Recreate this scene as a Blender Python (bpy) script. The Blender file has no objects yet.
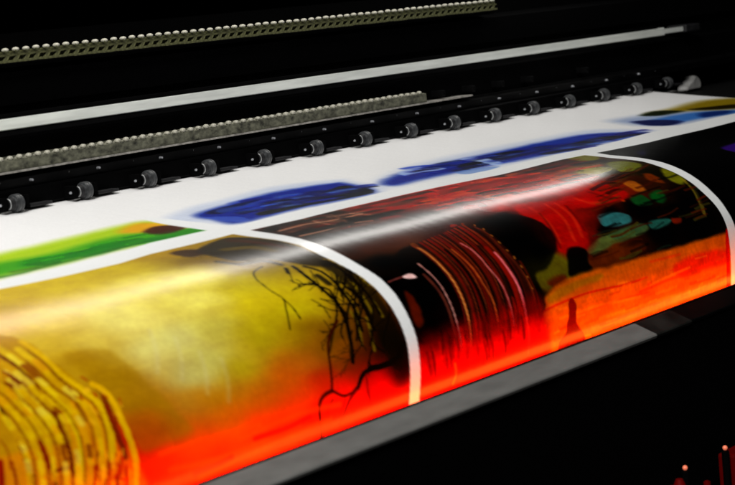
import bpy, bmesh, math, random
import numpy as np
from mathutils import Vector, Matrix
random.seed(7); np.random.seed(7)
C = bpy.context.scene.collection

# cross-section of the sheet (Y, Z) at two places along the machine; the sheet bulges a little more at one end
PROF_A = [(-.150,.937),(-.235,.926),(-.300,.918),(-.366,.9093),(-.406,.9045),(-.438,.9003),(-.466,.8972),(-.494,.8945),(-.5175,.8908),(-.5487,.8830),(-.5733,.8715),(-.5924,.8585),(-.6106,.8406),(-.6233,.8216),(-.6312,.8030),(-.6336,.785),(-.6330,.765),(-.630,.735),(-.622,.700)]
PROF_B = [(-.150,.937),(-.235,.926),(-.300,.918),(-.370,.910),(-.420,.905),(-.470,.9003),(-.503,.8965),(-.535,.8915),(-.5639,.8840),(-.5917,.8705),(-.6129,.8521),(-.6230,.8400),(-.6290,.8270),(-.6320,.8130),(-.6335,.800),(-.6336,.783),(-.6330,.762),(-.630,.735),(-.622,.700)]
XA, XB = -.1586, .3839
U0, U1 = -.78, .945
def _smooth(P, n=700):
    P = np.array(P, float)
    for _ in range(3):      # corner cutting keeps the end points
        Q = np.empty((2*len(P), 2)); Q[0::2] = P; Q[1:-1:2] = (P[:-1]+P[1:])/2; Q[-1] = P[-1]
        R_ = Q.copy(); R_[1:-1] = (Q[:-2]+2*Q[1:-1]+Q[2:])/4; P = R_
    d = np.r_[0, np.cumsum(np.hypot(*np.diff(P, axis=0).T))]
    t = np.linspace(0, d[-1], n)
    return np.stack([np.interp(t, d, P[:,0]), np.interp(t, d, P[:,1])], 1), d[-1]
SA, LA = _smooth(PROF_A); SB, LB = _smooth(PROF_B)
VLEN = (LA+LB)/2
def surf(U, V):
    k = np.clip((U-XA)/(XB-XA), -.85, 1.15)
    t = V/VLEN*(len(SA)-1); i = np.clip(t.astype(int), 0, len(SA)-2); f = (t-i)[..., None]
    a = SA[i]*(1-f)+SA[i+1]*f; b = SB[i]*(1-f)+SB[i+1]*f
    p = a+(b-a)*k[..., None]
    return np.stack([U, p[..., 0], p[..., 1]], -1)

POINTS = {
 'A': [(-468.0,351.2,194,157,36),(-425.0,328.0,209,174,27),(-379.0,336.8,215,184,16),(-310.0,329.6,204,174,6),(-250.0,319.2,170,130,0),(-238.0,352.0,120,90,0),(-216.0,380.8,90,62,0),(-332.0,384.0,226,204,57),(-439.0,402.4,231,200,88),(-481.0,388.0,231,184,88),(-291.0,396.8,231,213,68),(-319.0,424.0,239,225,98),(-273.0,416.8,194,174,21),(-239.0,396.0,150,125,20),(-399.0,422.4,239,225,113),(-371.0,457.6,220,213,118),(-360.0,481.6,204,197,93),(-403.0,459.2,220,208,113),(-436.0,441.6,209,180,62),(-478.0,425.6,204,169,36),(-331.0,459.2,198,184,68),(-386.0,488.0,198,191,103),(-465.0,454.4,183,140,6),(-452.0,473.6,165,120,0),(-434.0,500.8,165,110,0),(-448.0,492.8,160,105,0),(-275.0,440.8,215,191,11),(-254.0,460.0,194,174,6),(-303.0,477.6,177,155,6),(-340.0,496.0,177,155,6),(-260.0,479.2,150,115,0),(-250.0,496.0,140,80,0),(-232.0,496.0,90,50,0),(-228.0,514.4,90,25,0),(-188.0,511.2,25,5,0),(-175.0,534.4,12,0,0),(-174.0,518.4,0,0,0),(-373.0,512.8,190,125,0),(-405.0,508.0,185,130,20),(-418.0,520.8,190,85,0),(-370.0,524.8,215,95,0),(-336.0,521.6,215,95,0),(-301.0,518.4,215,90,0),(-272.0,508.8,194,95,6),(-265.0,526.4,205,30,0),(-355.0,543.2,240,60,0),(-406.0,538.4,240,70,0),(-296.0,531.2,240,60,5),(-252.0,540.0,245,8,0),(-202.0,540.8,235,0,0),(-179.0,554.4,240,0,0),(-453.0,533.6,230,40,0),(-389.0,556.8,240,35,0),(-323.0,548.0,245,40,0),(-430.0,556.8,240,35,0),(-453.0,522.4,185,5,0),(-441.0,518.4,190,20,0),(-277.0,544.8,240,15,0),(-467.0,547.2,225,20,0),(-258.0,446.4,209,184,6),(-284.0,468.0,191,169,6)],
 'B': [(-144.0,310.4,60,10,0),(-128.0,336.0,30,5,0),(-97.0,331.2,80,30,12),(-61.0,335.2,50,15,0),(-102.0,380.0,22,6,0),(-10.0,340.0,105,18,0),(-54.0,374.4,35,8,0),(34.0,340.0,130,10,0),(70.0,347.2,160,10,0),(7.0,382.4,40,3,0),(129.0,338.4,175,10,0),(65.0,373.6,110,10,0),(103.0,380.0,150,20,0),(175.0,352.8,150,0,0),(136.0,380.0,185,50,5),(218.0,359.2,140,0,0),(267.0,326.4,60,0,0),(260.0,366.4,165,55,0),(312.0,333.6,20,0,0),(298.0,372.0,120,90,10),(340.0,387.2,30,25,0),(362.0,415.2,12,8,0),(-135.0,418.4,40,12,0),(-104.0,420.0,60,22,5),(-150.0,431.2,0,0,0),(-113.0,438.4,0,0,0),(-59.0,422.4,70,30,15),(-133.0,469.6,0,0,0),(-115.0,484.8,0,0,0),(-123.0,512.0,0,0,0),(-65.0,463.2,0,0,0),(-37.0,451.2,10,0,0),(2.0,455.2,30,0,0),(25.0,460.8,0,0,0),(-30.0,484.0,0,0,0),(67.0,428.0,0,0,0),(35.0,428.8,50,10,0),(98.0,428.8,0,0,0),(61.0,456.8,0,0,0),(74.0,472.8,0,0,0),(109.0,451.2,0,0,0),(132.0,414.4,130,10,0),(102.0,408.8,180,20,5),(181.0,406.4,185,10,0),(148.0,440.8,185,0,0),(201.0,428.0,180,0,0),(155.0,454.4,160,0,0),(236.0,416.8,185,20,0),(126.0,447.2,140,5,0),(127.0,462.4,140,20,0),(140.0,472.8,120,10,0),(248.0,420.8,170,25,0),(276.0,424.0,110,18,0),(210.0,449.6,0,0,0),(183.0,465.6,0,0,0),(260.0,462.4,0,0,0),(264.0,489.6,0,0,0),(331.0,501.6,0,0,0),(350.0,468.0,0,0,0),(308.0,430.4,40,10,0),(313.0,480.8,0,0,0),(215.0,502.4,30,5,0),(176.0,495.2,90,30,0),(150.0,478.4,20,2,0),(57.0,497.6,105,95,0),(85.0,492.8,120,105,0),(61.0,508.0,110,50,0),(64.0,522.4,0,0,0),(27.0,516.0,0,0,0),(27.0,533.6,20,0,0),(-12.0,516.8,20,0,0),(-135.0,535.2,220,0,0),(-94.0,535.2,235,0,0),(-35.0,534.4,235,0,0),(10.0,539.2,240,0,0),(-139.0,555.2,240,0,0),(-69.0,556.0,240,0,0),(-9.0,552.8,240,0,0),(-114.0,518.4,30,0,0),(-70.0,516.0,60,0,0)],
}
SHAPES = [
 ('p','D',(165,200,20),1,24.2,0,[(-367,220),(-329,211.2),(-285,210.4),(-238,208),(-189,205.6),(-158,208.8),(-162,239.2),(-163,281.6),(-206,282.4),(-268,275.2),(-325,277.6),(-387,278.4),(-417,279.2)]),
 ('p','D',(45,150,0),0.9,21,0,[(-390,247.2),(-352,237.6),(-304,243.2),(-242,236),(-198,239.2),(-175,252),(-163,281.6),(-200,276),(-266,272.8),(-322,274.4),(-382,272.8),(-412,273.6)]),
 ('p','D',(0,115,10),0.95,18,0,[(-340,253.6),(-291,252.8),(-246,252),(-211,264),(-180,268.8),(-203,279.2),(-263,269.6),(-317,268.8),(-344,264)]),
 ('p','D',(5,75,5),0.7,7.3,0,[(-408,268.8),(-375,276),(-319,271.2),(-263,269.6),(-217,269.6),(-271,277.6),(-325,277.6),(-389,280.8)]),
 ('p','D',(225,160,10),0.95,17.3,0,[(-209,224),(-174,208.8),(-158,223.2),(-165,244.8),(-186,244.8),(-203,238.4)]),
 ('p','D',(60,15,0),0.95,8.4,0,[(-196,240.8),(-171,230.4),(-151,246.4),(-173,261.6),(-193,257.6)]),
 ('p','D',(30,130,10),0.95,6.3,0,[(-184,263.2),(-158,259.2),(-160,280),(-189,283.2)]),
 ('p','E',(110,140,205),0.28,21.3,0,[(-145,216.8),(-89,193.6),(-39,191.2),(43,181.6),(110,201.6),(114,217.6),(87,281.6),(8,290.4),(-37,280.8),(-119,281.6),(-134,248.8)]),
 ('p','E',(0,26,135),1,17,0,[(-112,221.6),(-62,212),(18,203.2),(89,212),(99,226.4),(77,276.8),(20,280.8),(-33,277.6),(-116,279.2),(-119,252.8)]),
 ('p','E',(0,0,0),0.9,5.8,0,[(-62,254.4),(-10,257.6),(62,234.4),(89,234.4),(77,276),(24,277.6),(-29,273.6),(-79,272)]),
 ('p','E',(0,5,40),0.8,5.7,0,[(-99,221.6),(-64,217.6),(-14,215.2),(-41,224),(-93,236.8)]),
 ('p','E',(35,65,150),0.7,5.8,0,[(-81,220.8),(-51,226.4),(-23,238.4),(-56,237.6),(-90,234.4)]),
 ('p','E',(10,50,170),0.7,5.6,0,[(-79,240),(-40,241.6),(7,243.2),(-32,252.8),(-79,257.6)]),
 ('p','E',(60,90,190),0.7,4,0,[(-114,236),(-97,256),(-100,276.8),(-115,272.8),(-118,245.6)]),
 ('p','G',(110,140,205),0.28,27.8,0,[(114,248),(198,215.2),(287,200.8),(397,202.4),(484,204.8),(563,216),(592,265.6),(584,289.6),(457,292.8),(341,290.4),(242,283.2),(163,278.4),(106,279.2)]),
 ('p','G',(0,26,135),1,20.8,0,[(127,247.2),(204,225.6),(276,221.6),(365,224),(455,223.2),(534,233.6),(572,287.2),(470,284.8),(355,281.6),(258,272),(173,271.2),(115,272)]),
 ('p','G',(0,0,0),0.85,7.6,0,[(264,242.4),(327,249.6),(393,256.8),(516,257.6),(562,288.8),(485,276),(379,265.6),(302,266.4),(239,266.4)]),
 ('p','G',(170,195,240),0.8,6.6,0,[(187,223.2),(222,228.8),(234,245.6),(206,252.8),(169,243.2)]),
 ('p','G',(170,195,240),0.85,5.2,0,[(293,222.4),(317,231.2),(298,272.8),(278,276.8),(291,246.4)]),
 ('p','G',(90,130,200),0.7,5,0,[(217,269.6),(250,271.2),(274,285.6),(215,289.6)]),
 ('p','G',(60,90,180),0.6,5.5,0,[(379,265.6),(438,272.8),(470,284.8),(384,288)]),
 ('p','G',(10,45,150),0.7,8.1,0,[(420,226.4),(492,232.8),(524,252.8),(451,245.6)]),
 ('p','H',(130,150,190),0.8,41.3,0,[(650,194.4),(710,198.4),(780,215.2),(853,253.6),(897,266.4),(835,296.8),(774,293.6),(678,284),(631,256.8),(632,222.4)]),
 ('p','H',(40,100,180),0.9,19,0,[(672,233.6),(729,232),(785,247.2),(824,275.2),(795,289.6),(719,275.2),(669,268.8),(648,249.6)]),
 ('p','H',(0,10,70),1,14.7,0,[(653,220),(684,233.6),(690,264),(653,277.6),(631,256.8)]),
 ('p','H',(0,10,70),0.7,15.4,0,[(766,250.4),(807,263.2),(791,280.8),(730,276)]),
 ('p','H',(135,112,15),1,32.7,0,[(733,199.2),(793,196.8),(890,184.8),(944,207.2),(944,243.2),(876,276.8),(831,264.8),(796,241.6),(773,223.2)]),
 ('p','H',(12,20,0),1,15.3,0,[(710,198.4),(754,190.4),(774,207.2),(773,223.2),(722,219.2)]),
 ('p','H',(10,6,0),0.85,11.9,0,[(795,218.4),(838,226.4),(883,238.4),(904,256),(862,276.8),(837,261.6),(800,239.2)]),
 ('l','E',(0,5,110),0.56,5.7,6.2,[(-46,238.4),(-28,240),(-13,244)]),
 ('l','E',(10,40,170),0.75,5.6,4.8,[(-3,264),(6,264),(13,266.4)]),
 ('l','E',(10,40,170),0.4,5.9,8.5,[(-22,256.8),(-11,257.6),(-3,260.8)]),
 ('l','E',(10,40,170),0.33,5.6,7.1,[(-79,253.6),(-63,253.6),(-51,257.6)]),
 ('l','E',(0,5,110),0.42,6.2,8.7,[(36,256.8),(54,257.6),(67,262.4)]),
 ('l','E',(10,40,170),0.48,6,8.9,[(-5,263.2),(11,264),(23,268.8)]),
 ('l','E',(0,0,30),0.36,6.1,4.5,[(49,253.6),(69,254.4),(84,259.2)]),
 ('l','E',(10,40,170),0.49,5.5,7.9,[(-70,256),(-54,256.8),(-41,260.8)]),
 ('l','E',(0,0,60),0.71,6.1,7.2,[(50,258.4),(64,260),(76,263.2)]),
 ('l','E',(0,5,110),0.61,5.7,6.9,[(9,266.4),(19,266.4),(26,269.6)]),
 ('l','E',(0,0,60),0.62,6,7,[(38,245.6),(57,246.4),(73,251.2)]),
 ('l','E',(0,0,60),0.52,5.9,4.5,[(-64,249.6),(-55,250.4),(-49,253.6)]),
 ('l','E',(0,5,110),0.37,6,6.2,[(21,248.8),(39,249.6),(53,254.4)]),
 ('l','E',(0,5,110),0.64,5.5,6.6,[(-48,249.6),(-41,250.4),(-36,252)]),
 ('l','E',(0,0,60),0.53,5.8,9.1,[(-26,244.8),(-8,245.6),(7,249.6)]),
 ('l','E',(0,0,0),0.73,6.2,7.1,[(88,256),(95,256.8),(101,258.4)]),
 ('l','E',(0,5,110),0.69,6,4.1,[(84,254.4),(92,255.2),(98,257.6)]),
 ('l','E',(0,5,110),0.53,5.4,5.8,[(-54,258.4),(-43,258.4),(-35,261.6)]),
 ('l','E',(0,0,60),0.67,5.7,8.7,[(17,253.6),(24,253.6),(29,256)]),
 ('l','E',(70,110,190),0.74,6,5.5,[(-45,243.2),(-36,243.2),(-30,246.4)]),
 ('l','E',(0,0,0),0.44,5.9,9.2,[(-1,248),(16,248.8),(30,252.8)]),
 ('l','E',(0,0,30),0.51,6.1,7.4,[(-26,244.8),(-20,244.8),(-15,246.4)]),
 ('l','E',(70,110,190),0.57,6,6.5,[(33,246.4),(43,246.4),(51,248.8)]),
 ('l','E',(0,5,110),0.57,6.2,6.6,[(92,245.6),(102,245.6),(109,248.8)]),
 ('l','E',(0,5,110),0.42,5.8,8.3,[(-25,234.4),(-8,234.4),(5,238.4)]),
 ('l','E',(0,5,110),0.63,6,7,[(61,241.6),(68,241.6),(72,243.2)]),
 ('l','E',(0,5,110),0.61,5.8,5.5,[(-19,227.2),(-10,228),(-2,229.6)]),
 ('l','E',(0,0,60),0.68,5.9,5.7,[(40,235.2),(51,235.2),(59,238.4)]),
 ('l','E',(0,0,30),0.4,5.3,7.1,[(-29,257.6),(-22,257.6),(-17,259.2)]),
 ('l','E',(0,5,110),0.39,5.8,6.6,[(19,239.2),(27,238.4),(32,240.8)]),
 ('l','E',(0,0,30),0.67,5.8,5.6,[(34,267.2),(53,268),(67,272.8)]),
 ('l','E',(0,0,60),0.66,5.9,5.4,[(-74,237.6),(-67,237.6),(-61,239.2)]),
 ('l','E',(10,40,170),0.32,5.8,6.8,[(-31,231.2),(-22,232),(-14,233.6)]),
 ('l','E',(10,40,170),0.74,5.9,8.6,[(-2,230.4),(18,230.4),(33,236)]),
 ('l','E',(70,110,190),0.68,5.9,7.8,[(-33,260),(-25,261.6),(-18,263.2)]),
 ('l','E',(0,5,110),0.69,5.9,8.6,[(24,251.2),(37,252),(48,255.2)]),
 ('l','E',(0,0,0),0.71,6,4.1,[(38,272),(56,273.6),(70,277.6)]),
 ('l','E',(10,40,170),0.64,5.7,3.8,[(11,266.4),(26,267.2),(36,271.2)]),
 ('l','E',(70,110,190),0.32,5.8,6.6,[(-44,225.6),(-39,226.4),(-35,228)]),
 ('l','E',(0,0,30),0.51,6.4,9.3,[(81,247.2),(91,247.2),(99,249.6)]),
 ('l','E',(0,0,30),0.35,5.9,8.7,[(50,249.6),(58,249.6),(63,252)]),
 ('l','E',(0,5,110),0.52,5.6,8.3,[(-33,227.2),(-25,227.2),(-20,228.8)]),
 ('l','E',(0,5,110),0.54,5.9,5.2,[(14,243.2),(23,244.8),(31,246.4)]),
 ('l','E',(0,5,110),0.65,5.8,8.4,[(-13,241.6),(4,242.4),(18,246.4)]),
 ('l','E',(10,40,170),0.34,6,8.7,[(-51,210.4),(-31,210.4),(-15,214.4)]),
 ('l','E',(0,5,110),0.48,5.9,5.9,[(7,237.6),(13,238.4),(18,240)]),
 ('l','E',(0,5,110),0.3,6.1,4.6,[(-22,228.8),(-10,228.8),(-1,232)]),
 ('l','E',(0,0,60),0.57,5.8,5.8,[(22,262.4),(30,263.2),(36,265.6)]),
 ('l','E',(0,5,110),0.32,6.2,9.1,[(49,250.4),(55,251.2),(60,252.8)]),
 ('l','E',(0,5,110),0.51,5.8,7.4,[(7,259.2),(19,259.2),(28,262.4)]),
 ('l','E',(70,110,190),0.4,5.8,8,[(-45,239.2),(-31,239.2),(-20,242.4)]),
 ('l','E',(0,5,110),0.66,5.6,8.3,[(-37,212),(-26,212),(-17,214.4)]),
 ('l','E',(0,0,0),0.68,5.8,7.6,[(-39,236.8),(-19,236.8),(-5,241.6)]),
 ('l','E',(0,0,0),0.35,5.9,6.9,[(8,241.6),(25,242.4),(38,246.4)]),
 ('l','E',(0,0,30),0.54,5.9,5.9,[(34,229.6),(44,229.6),(51,232)]),
 ('l','E',(10,40,170),0.68,6,4,[(1,253.6),(9,253.6),(15,256)]),
 ('l','E',(70,110,190),0.43,5.3,6.8,[(-79,248),(-68,249.6),(-58,252)]),
 ('l','E',(0,5,110),0.41,6,6.9,[(-14,220.8),(0,221.6),(10,225.6)]),
 ('l','E',(0,0,60),0.55,6.1,5.8,[(25,231.2),(31,232),(36,233.6)]),
 ('l','E',(0,0,30),0.62,6.3,6.7,[(62,248),(78,248.8),(91,252)]),
 ('l','E',(0,0,60),0.49,6.1,6,[(81,252),(93,252.8),(102,256)]),
 ('l','E',(10,40,170),0.49,5.7,8.7,[(-68,232),(-51,232.8),(-38,237.6)]),
 ('l','E',(0,0,60),0.48,6,4.8,[(5,250.4),(21,251.2),(33,255.2)]),
 ('l','E',(10,40,170),0.53,6.3,9.4,[(75,247.2),(93,248),(106,252.8)]),
 ('l','E',(0,0,30),0.37,6,8,[(-21,251.2),(-14,252),(-9,254.4)]),
 ('l','E',(0,5,110),0.43,5.6,8.5,[(-19,262.4),(-4,263.2),(8,267.2)]),
 ('l','E',(0,5,110),0.7,6.1,9.5,[(35,248.8),(50,249.6),(61,252.8)]),
 ('l','E',(0,5,110),0.46,5.8,4.6,[(-22,229.6),(-11,229.6),(-2,232)]),
 ('l','E',(0,0,30),0.62,6,7.7,[(-44,251.2),(-33,252),(-24,254.4)]),
 ('l','E',(0,5,110),0.75,5.5,3.7,[(-53,239.2),(-38,240),(-27,243.2)]),
 ('l','E',(0,5,110),0.51,5.4,8.3,[(-92,252),(-77,252.8),(-65,256.8)]),
 ('l','E',(70,110,190),0.4,6.1,4.3,[(-32,224.8),(-15,225.6),(-2,229.6)]),
 ('l','E',(0,5,110),0.62,5.8,4.8,[(-60,253.6),(-51,253.6),(-45,256.8)]),
 ('l','E',(0,5,110),0.38,6.1,4.2,[(41,269.6),(49,270.4),(55,272.8)]),
 ('l','E',(0,0,0),0.43,5.2,7.4,[(-82,245.6),(-76,246.4),(-71,248)]),
 ('l','E',(70,110,190),0.45,6,4,[(-29,244),(-19,244.8),(-11,247.2)]),
 ('l','E',(70,110,190),0.48,5.8,8.9,[(-1,223.2),(13,224),(24,228)]),
 ('l','E',(0,5,110),0.5,5.7,5.9,[(22,232),(29,232),(34,234.4)]),
 ('l','E',(0,0,60),0.65,5.9,5.9,[(14,236),(34,236.8),(49,242.4)]),
 ('l','E',(70,110,190),0.67,6.2,9.4,[(49,246.4),(65,247.2),(77,251.2)]),
 ('l','E',(0,5,110),0.35,5.5,6.2,[(-86,252),(-72,253.6),(-61,256.8)]),
 ('l','E',(70,110,190),0.63,5.8,7.7,[(4,239.2),(14,239.2),(21,242.4)]),
 ('l','E',(0,0,30),0.59,5.7,8.3,[(11,258.4),(20,258.4),(26,260.8)]),
 ('l','E',(0,0,30),0.59,5.4,6.7,[(-83,252),(-65,252.8),(-51,257.6)]),
 ('l','E',(0,0,30),0.38,5.6,5.2,[(-6,234.4),(7,234.4),(16,238.4)]),
 ('l','E',(0,5,110),0.48,6.7,7.9,[(182,247.2),(197,248),(209,252)]),
 ('l','E',(0,0,0),0.53,6.5,4.5,[(219,228.8),(241,229.6),(258,234.4)]),
 ('l','E',(0,5,110),0.5,7,10.7,[(239,256.8),(260,258.4),(278,263.2)]),
 ('l','E',(10,40,170),0.42,8.2,6.1,[(486,257.6),(513,258.4),(533,264)]),
 ('l','E',(0,5,110),0.61,6.6,4.9,[(228,221.6),(252,222.4),(270,227.2)]),
 ('l','E',(10,40,170),0.57,7.2,9.6,[(358,267.2),(382,268),(399,273.6)]),
 ('l','E',(0,0,30),0.38,6.5,5.2,[(226,236.8),(243,236.8),(255,240.8)]),
 ('l','E',(0,5,110),0.7,7.9,11,[(491,272),(502,271.2),(507,273.6)]),
 ('l','E',(0,0,60),0.52,8.3,7.7,[(525,276),(553,277.6),(574,284)]),
 ('l','E',(0,5,110),0.39,7.2,4.9,[(343,266.4),(362,268),(378,272)]),
 ('l','E',(0,5,110),0.54,7.7,8.5,[(417,248.8),(438,249.6),(454,254.4)]),
 ('l','E',(0,0,60),0.72,7.3,10.2,[(349,242.4),(360,243.2),(368,245.6)]),
 ('l','E',(0,5,110),0.36,8.2,12.1,[(540,266.4),(570,268),(592,274.4)]),
 ('l','E',(0,0,0),0.53,7.3,8.9,[(448,276),(455,276.8),(460,279.2)]),
 ('l','E',(0,5,110),0.61,7.7,11.1,[(373,237.6),(386,238.4),(396,241.6)]),
 ('l','E',(0,0,60),0.34,6.7,4.5,[(195,256),(214,257.6),(229,262.4)]),
 ('l','E',(0,0,30),0.5,7.8,11.3,[(509,298.4),(538,300),(559,306.4)]),
 ('l','E',(0,0,0),0.68,7.9,8,[(441,269.6),(466,270.4),(484,276)]),
 ('l','E',(10,40,170),0.49,7.7,8.8,[(426,264),(450,264),(465,269.6)]),
 ('l','E',(10,40,170),0.5,7.4,9.5,[(410,257.6),(428,257.6),(440,261.6)]),
 ('l','E',(0,5,110),0.54,7,7,[(356,236),(370,236.8),(381,240)]),
 ('l','E',(0,0,0),0.47,8.3,7.4,[(396,251.2),(420,252),(439,256.8)]),
 ('l','E',(0,0,30),0.48,8.4,6.7,[(478,276),(490,276.8),(498,280)]),
 ('l','E',(0,0,0),0.38,6.8,7.1,[(257,220.8),(275,221.6),(288,225.6)]),
 ('l','E',(0,5,110),0.32,8.4,10.9,[(479,271.2),(496,272),(509,275.2)]),
 ('l','E',(0,0,0),0.41,7.9,11.6,[(316,248),(341,248.8),(358,255.2)]),
 ('l','E',(0,5,110),0.36,7.1,6.8,[(324,238.4),(343,239.2),(358,243.2)]),
 ('l','E',(0,5,110),0.66,6.5,9.8,[(175,247.2),(199,248),(215,254.4)]),
 ('l','E',(0,0,60),0.58,8.2,11.4,[(523,280.8),(538,280.8),(548,284)]),
 ('l','E',(70,110,190),0.58,7.2,5.2,[(313,232.8),(328,233.6),(340,236.8)]),
 ('l','E',(0,0,0),0.32,6.6,4.5,[(196,247.2),(204,248),(212,249.6)]),
 ('l','E',(0,0,30),0.45,7.7,10.3,[(379,279.2),(404,280.8),(421,287.2)]),
 ('l','E',(70,110,190),0.57,6.9,6.4,[(346,249.6),(353,250.4),(359,252)]),
 ('l','E',(0,5,110),0.53,8,8.2,[(540,266.4),(552,267.2),(563,268.8)]),
 ('l','E',(0,5,110),0.63,7.6,6.1,[(359,260.8),(386,261.6),(404,268)]),
 ('l','E',(0,0,60),0.66,8,6.5,[(414,280),(427,281.6),(437,285.6)]),
 ('l','E',(70,110,190),0.38,7.5,6.7,[(325,252),(341,252.8),(354,256)]),
 ('l','E',(70,110,190),0.32,7.4,11.3,[(420,272),(443,272.8),(458,278.4)]),
 ('l','E',(0,5,110),0.6,6.8,9.2,[(214,252.8),(229,253.6),(239,257.6)]),
 ('l','E',(0,5,110),0.58,6.8,4.8,[(220,227.2),(241,228),(258,232)]),
 ('l','E',(0,5,110),0.47,6.7,6.4,[(190,235.2),(209,236),(223,240.8)]),
 ('l','E',(0,0,0),0.5,6.5,6,[(201,233.6),(214,233.6),(223,236.8)]),
 ('l','E',(70,110,190),0.59,7.6,5.9,[(483,263.2),(491,264),(498,265.6)]),
 ('l','E',(0,0,30),0.68,7.8,6.5,[(406,241.6),(419,242.4),(428,245.6)]),
 ('l','E',(0,0,60),0.65,7.2,10.5,[(350,257.6),(363,258.4),(373,261.6)]),
 ('l','E',(0,0,0),0.31,6.8,5.1,[(326,260),(348,261.6),(366,266.4)]),
 ('l','E',(0,5,110),0.4,8.9,9.6,[(542,271.2),(553,271.2),(560,273.6)]),
 ('l','E',(70,110,190),0.61,7.8,9.8,[(463,277.6),(481,278.4),(493,283.2)]),
 ('l','E',(0,5,110),0.57,7.2,10.1,[(299,259.2),(309,259.2),(315,261.6)]),
 ('l','E',(0,0,60),0.59,8.1,7.5,[(481,262.4),(488,263.2),(494,264.8)]),
 ('l','E',(0,5,110),0.63,6.8,7.8,[(306,236.8),(315,236.8),(320,239.2)]),
 ('l','E',(0,0,60),0.68,7.2,6.3,[(308,259.2),(325,260),(337,264)]),
 ('l','E',(10,40,170),0.37,6.5,5.5,[(208,225.6),(217,225.6),(223,227.2)]),
 ('l','E',(0,5,110),0.51,7.5,10,[(498,286.4),(525,288),(544,294.4)]),
 ('l','E',(0,5,110),0.73,8,11.8,[(402,280.8),(430,281.6),(449,288)]),
 ('l','E',(10,40,170),0.32,7.6,9,[(322,267.2),(338,268),(351,271.2)]),
 ('l','E',(0,0,0),0.53,8.6,6.7,[(548,264.8),(558,264.8),(565,266.4)]),
 ('l','E',(0,0,30),0.49,6.7,6,[(194,236),(213,236.8),(228,241.6)]),
 ('l','E',(70,110,190),0.5,7.1,5.5,[(274,260),(296,260.8),(312,265.6)]),
 ('l','E',(0,0,30),0.62,8.2,11.1,[(504,276),(515,276.8),(524,279.2)]),
 ('l','E',(70,110,190),0.44,8,6.3,[(503,296.8),(519,297.6),(530,301.6)]),
 ('l','E',(0,0,60),0.43,7.3,11.2,[(330,256),(341,256.8),(348,260)]),
 ('l','E',(0,5,110),0.41,6.7,6.1,[(189,230.4),(210,231.2),(225,236)]),
 ('l','E',(0,0,30),0.31,7.9,6.2,[(490,254.4),(511,256),(528,260)]),
 ('l','E',(0,5,110),0.73,8.2,7.9,[(547,263.2),(573,264.8),(594,269.6)]),
 ('l','E',(10,40,170),0.49,6.8,4.5,[(292,252.8),(303,252.8),(309,256)]),
 ('l','E',(0,0,60),0.42,7.6,8.1,[(314,230.4),(337,231.2),(354,236)]),
 ('l','E',(70,110,190),0.49,7.4,5,[(408,265.6),(422,265.6),(431,268.8)]),
 ('l','E',(0,5,110),0.36,7.5,6.5,[(382,269.6),(406,270.4),(423,276)]),
 ('l','E',(0,0,60),0.36,7.3,7,[(425,280),(448,281.6),(464,287.2)]),
 ('l','E',(10,40,170),0.71,6.8,10,[(205,214.4),(223,215.2),(237,219.2)]),
 ('l','E',(0,5,110),0.49,7.4,8.9,[(322,262.4),(345,263.2),(363,268)]),
 ('l','E',(0,0,30),0.67,7.6,5.9,[(371,244.8),(380,244.8),(386,247.2)]),
 ('l','E',(10,40,170),0.5,6.6,9.1,[(189,251.2),(203,252),(214,255.2)]),
 ('l','E',(0,5,110),0.52,8.6,5.8,[(541,269.6),(553,269.6),(562,272)]),
 ('l','E',(0,0,60),0.56,6.9,4.6,[(252,242.4),(270,243.2),(282,248)]),
 ('l','E',(0,5,110),0.42,7.2,9.7,[(364,258.4),(386,260),(402,265.6)]),
 ('l','E',(0,0,0),0.73,7.4,10.9,[(346,236.8),(363,237.6),(377,240.8)]),
 ('l','E',(0,5,110),0.67,7.3,7.3,[(415,252.8),(427,252.8),(434,256)]),
 ('l','E',(0,0,0),0.48,6.6,6.2,[(293,238.4),(317,240),(337,244.8)]),
 ('l','E',(0,5,110),0.52,7.1,10.5,[(289,231.2),(305,231.2),(316,234.4)]),
 ('l','E',(70,110,190),0.68,7.8,10.5,[(508,288),(527,289.6),(542,293.6)]),
 ('l','E',(0,0,0),0.61,7.9,12.3,[(373,276),(400,276.8),(419,283.2)]),
 ('l','E',(10,40,170),0.32,6.7,7.7,[(291,272.8),(303,273.6),(311,276.8)]),
 ('l','E',(0,0,30),0.61,6.7,8.7,[(224,264),(233,264.8),(239,267.2)]),
 ('l','D',(0,100,10),0.52,5.9,3.5,[(-283,256),(-272,256)]),
 ('l','D',(10,130,0),0.59,5.4,3.2,[(-325,250.4),(-301,251.2)]),
 ('l','D',(0,100,10),0.26,6.3,4.3,[(-272,256),(-259,256)]),
 ('l','D',(0,100,10),0.57,5.3,4.2,[(-334,248),(-319,248)]),
 ('l','D',(10,130,0),0.34,6.2,7.5,[(-340,249.6),(-315,251.2)]),
 ('l','D',(90,170,0),0.51,5.2,4.5,[(-317,272.8),(-299,273.6)]),
 ('l','D',(0,100,10),0.44,5.3,4.6,[(-286,270.4),(-268,271.2)]),
 ('l','D',(10,130,0),0.35,5.3,5.6,[(-291,260),(-267,261.6)]),
 ('l','D',(10,130,0),0.54,5.9,4.5,[(-247,268),(-231,268.8)]),
 ('l','D',(30,60,0),0.29,5.3,6,[(-343,262.4),(-332,263.2)]),
 ('l','D',(30,60,0),0.43,5.2,5.3,[(-368,270.4),(-346,272)]),
 ('l','D',(0,100,10),0.46,6,4.6,[(-223,246.4),(-202,247.2)]),
 ('l','D',(90,170,0),0.5,6.1,5.8,[(-325,257.6),(-306,259.2)]),
 ('l','D',(90,170,0),0.59,5,3.7,[(-242,266.4),(-225,267.2)]),
 ('l','D',(90,170,0),0.34,5,5.2,[(-308,248),(-289,248.8)]),
 ('l','D',(90,170,0),0.56,5,4.5,[(-285,252),(-272,252.8)]),
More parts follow.
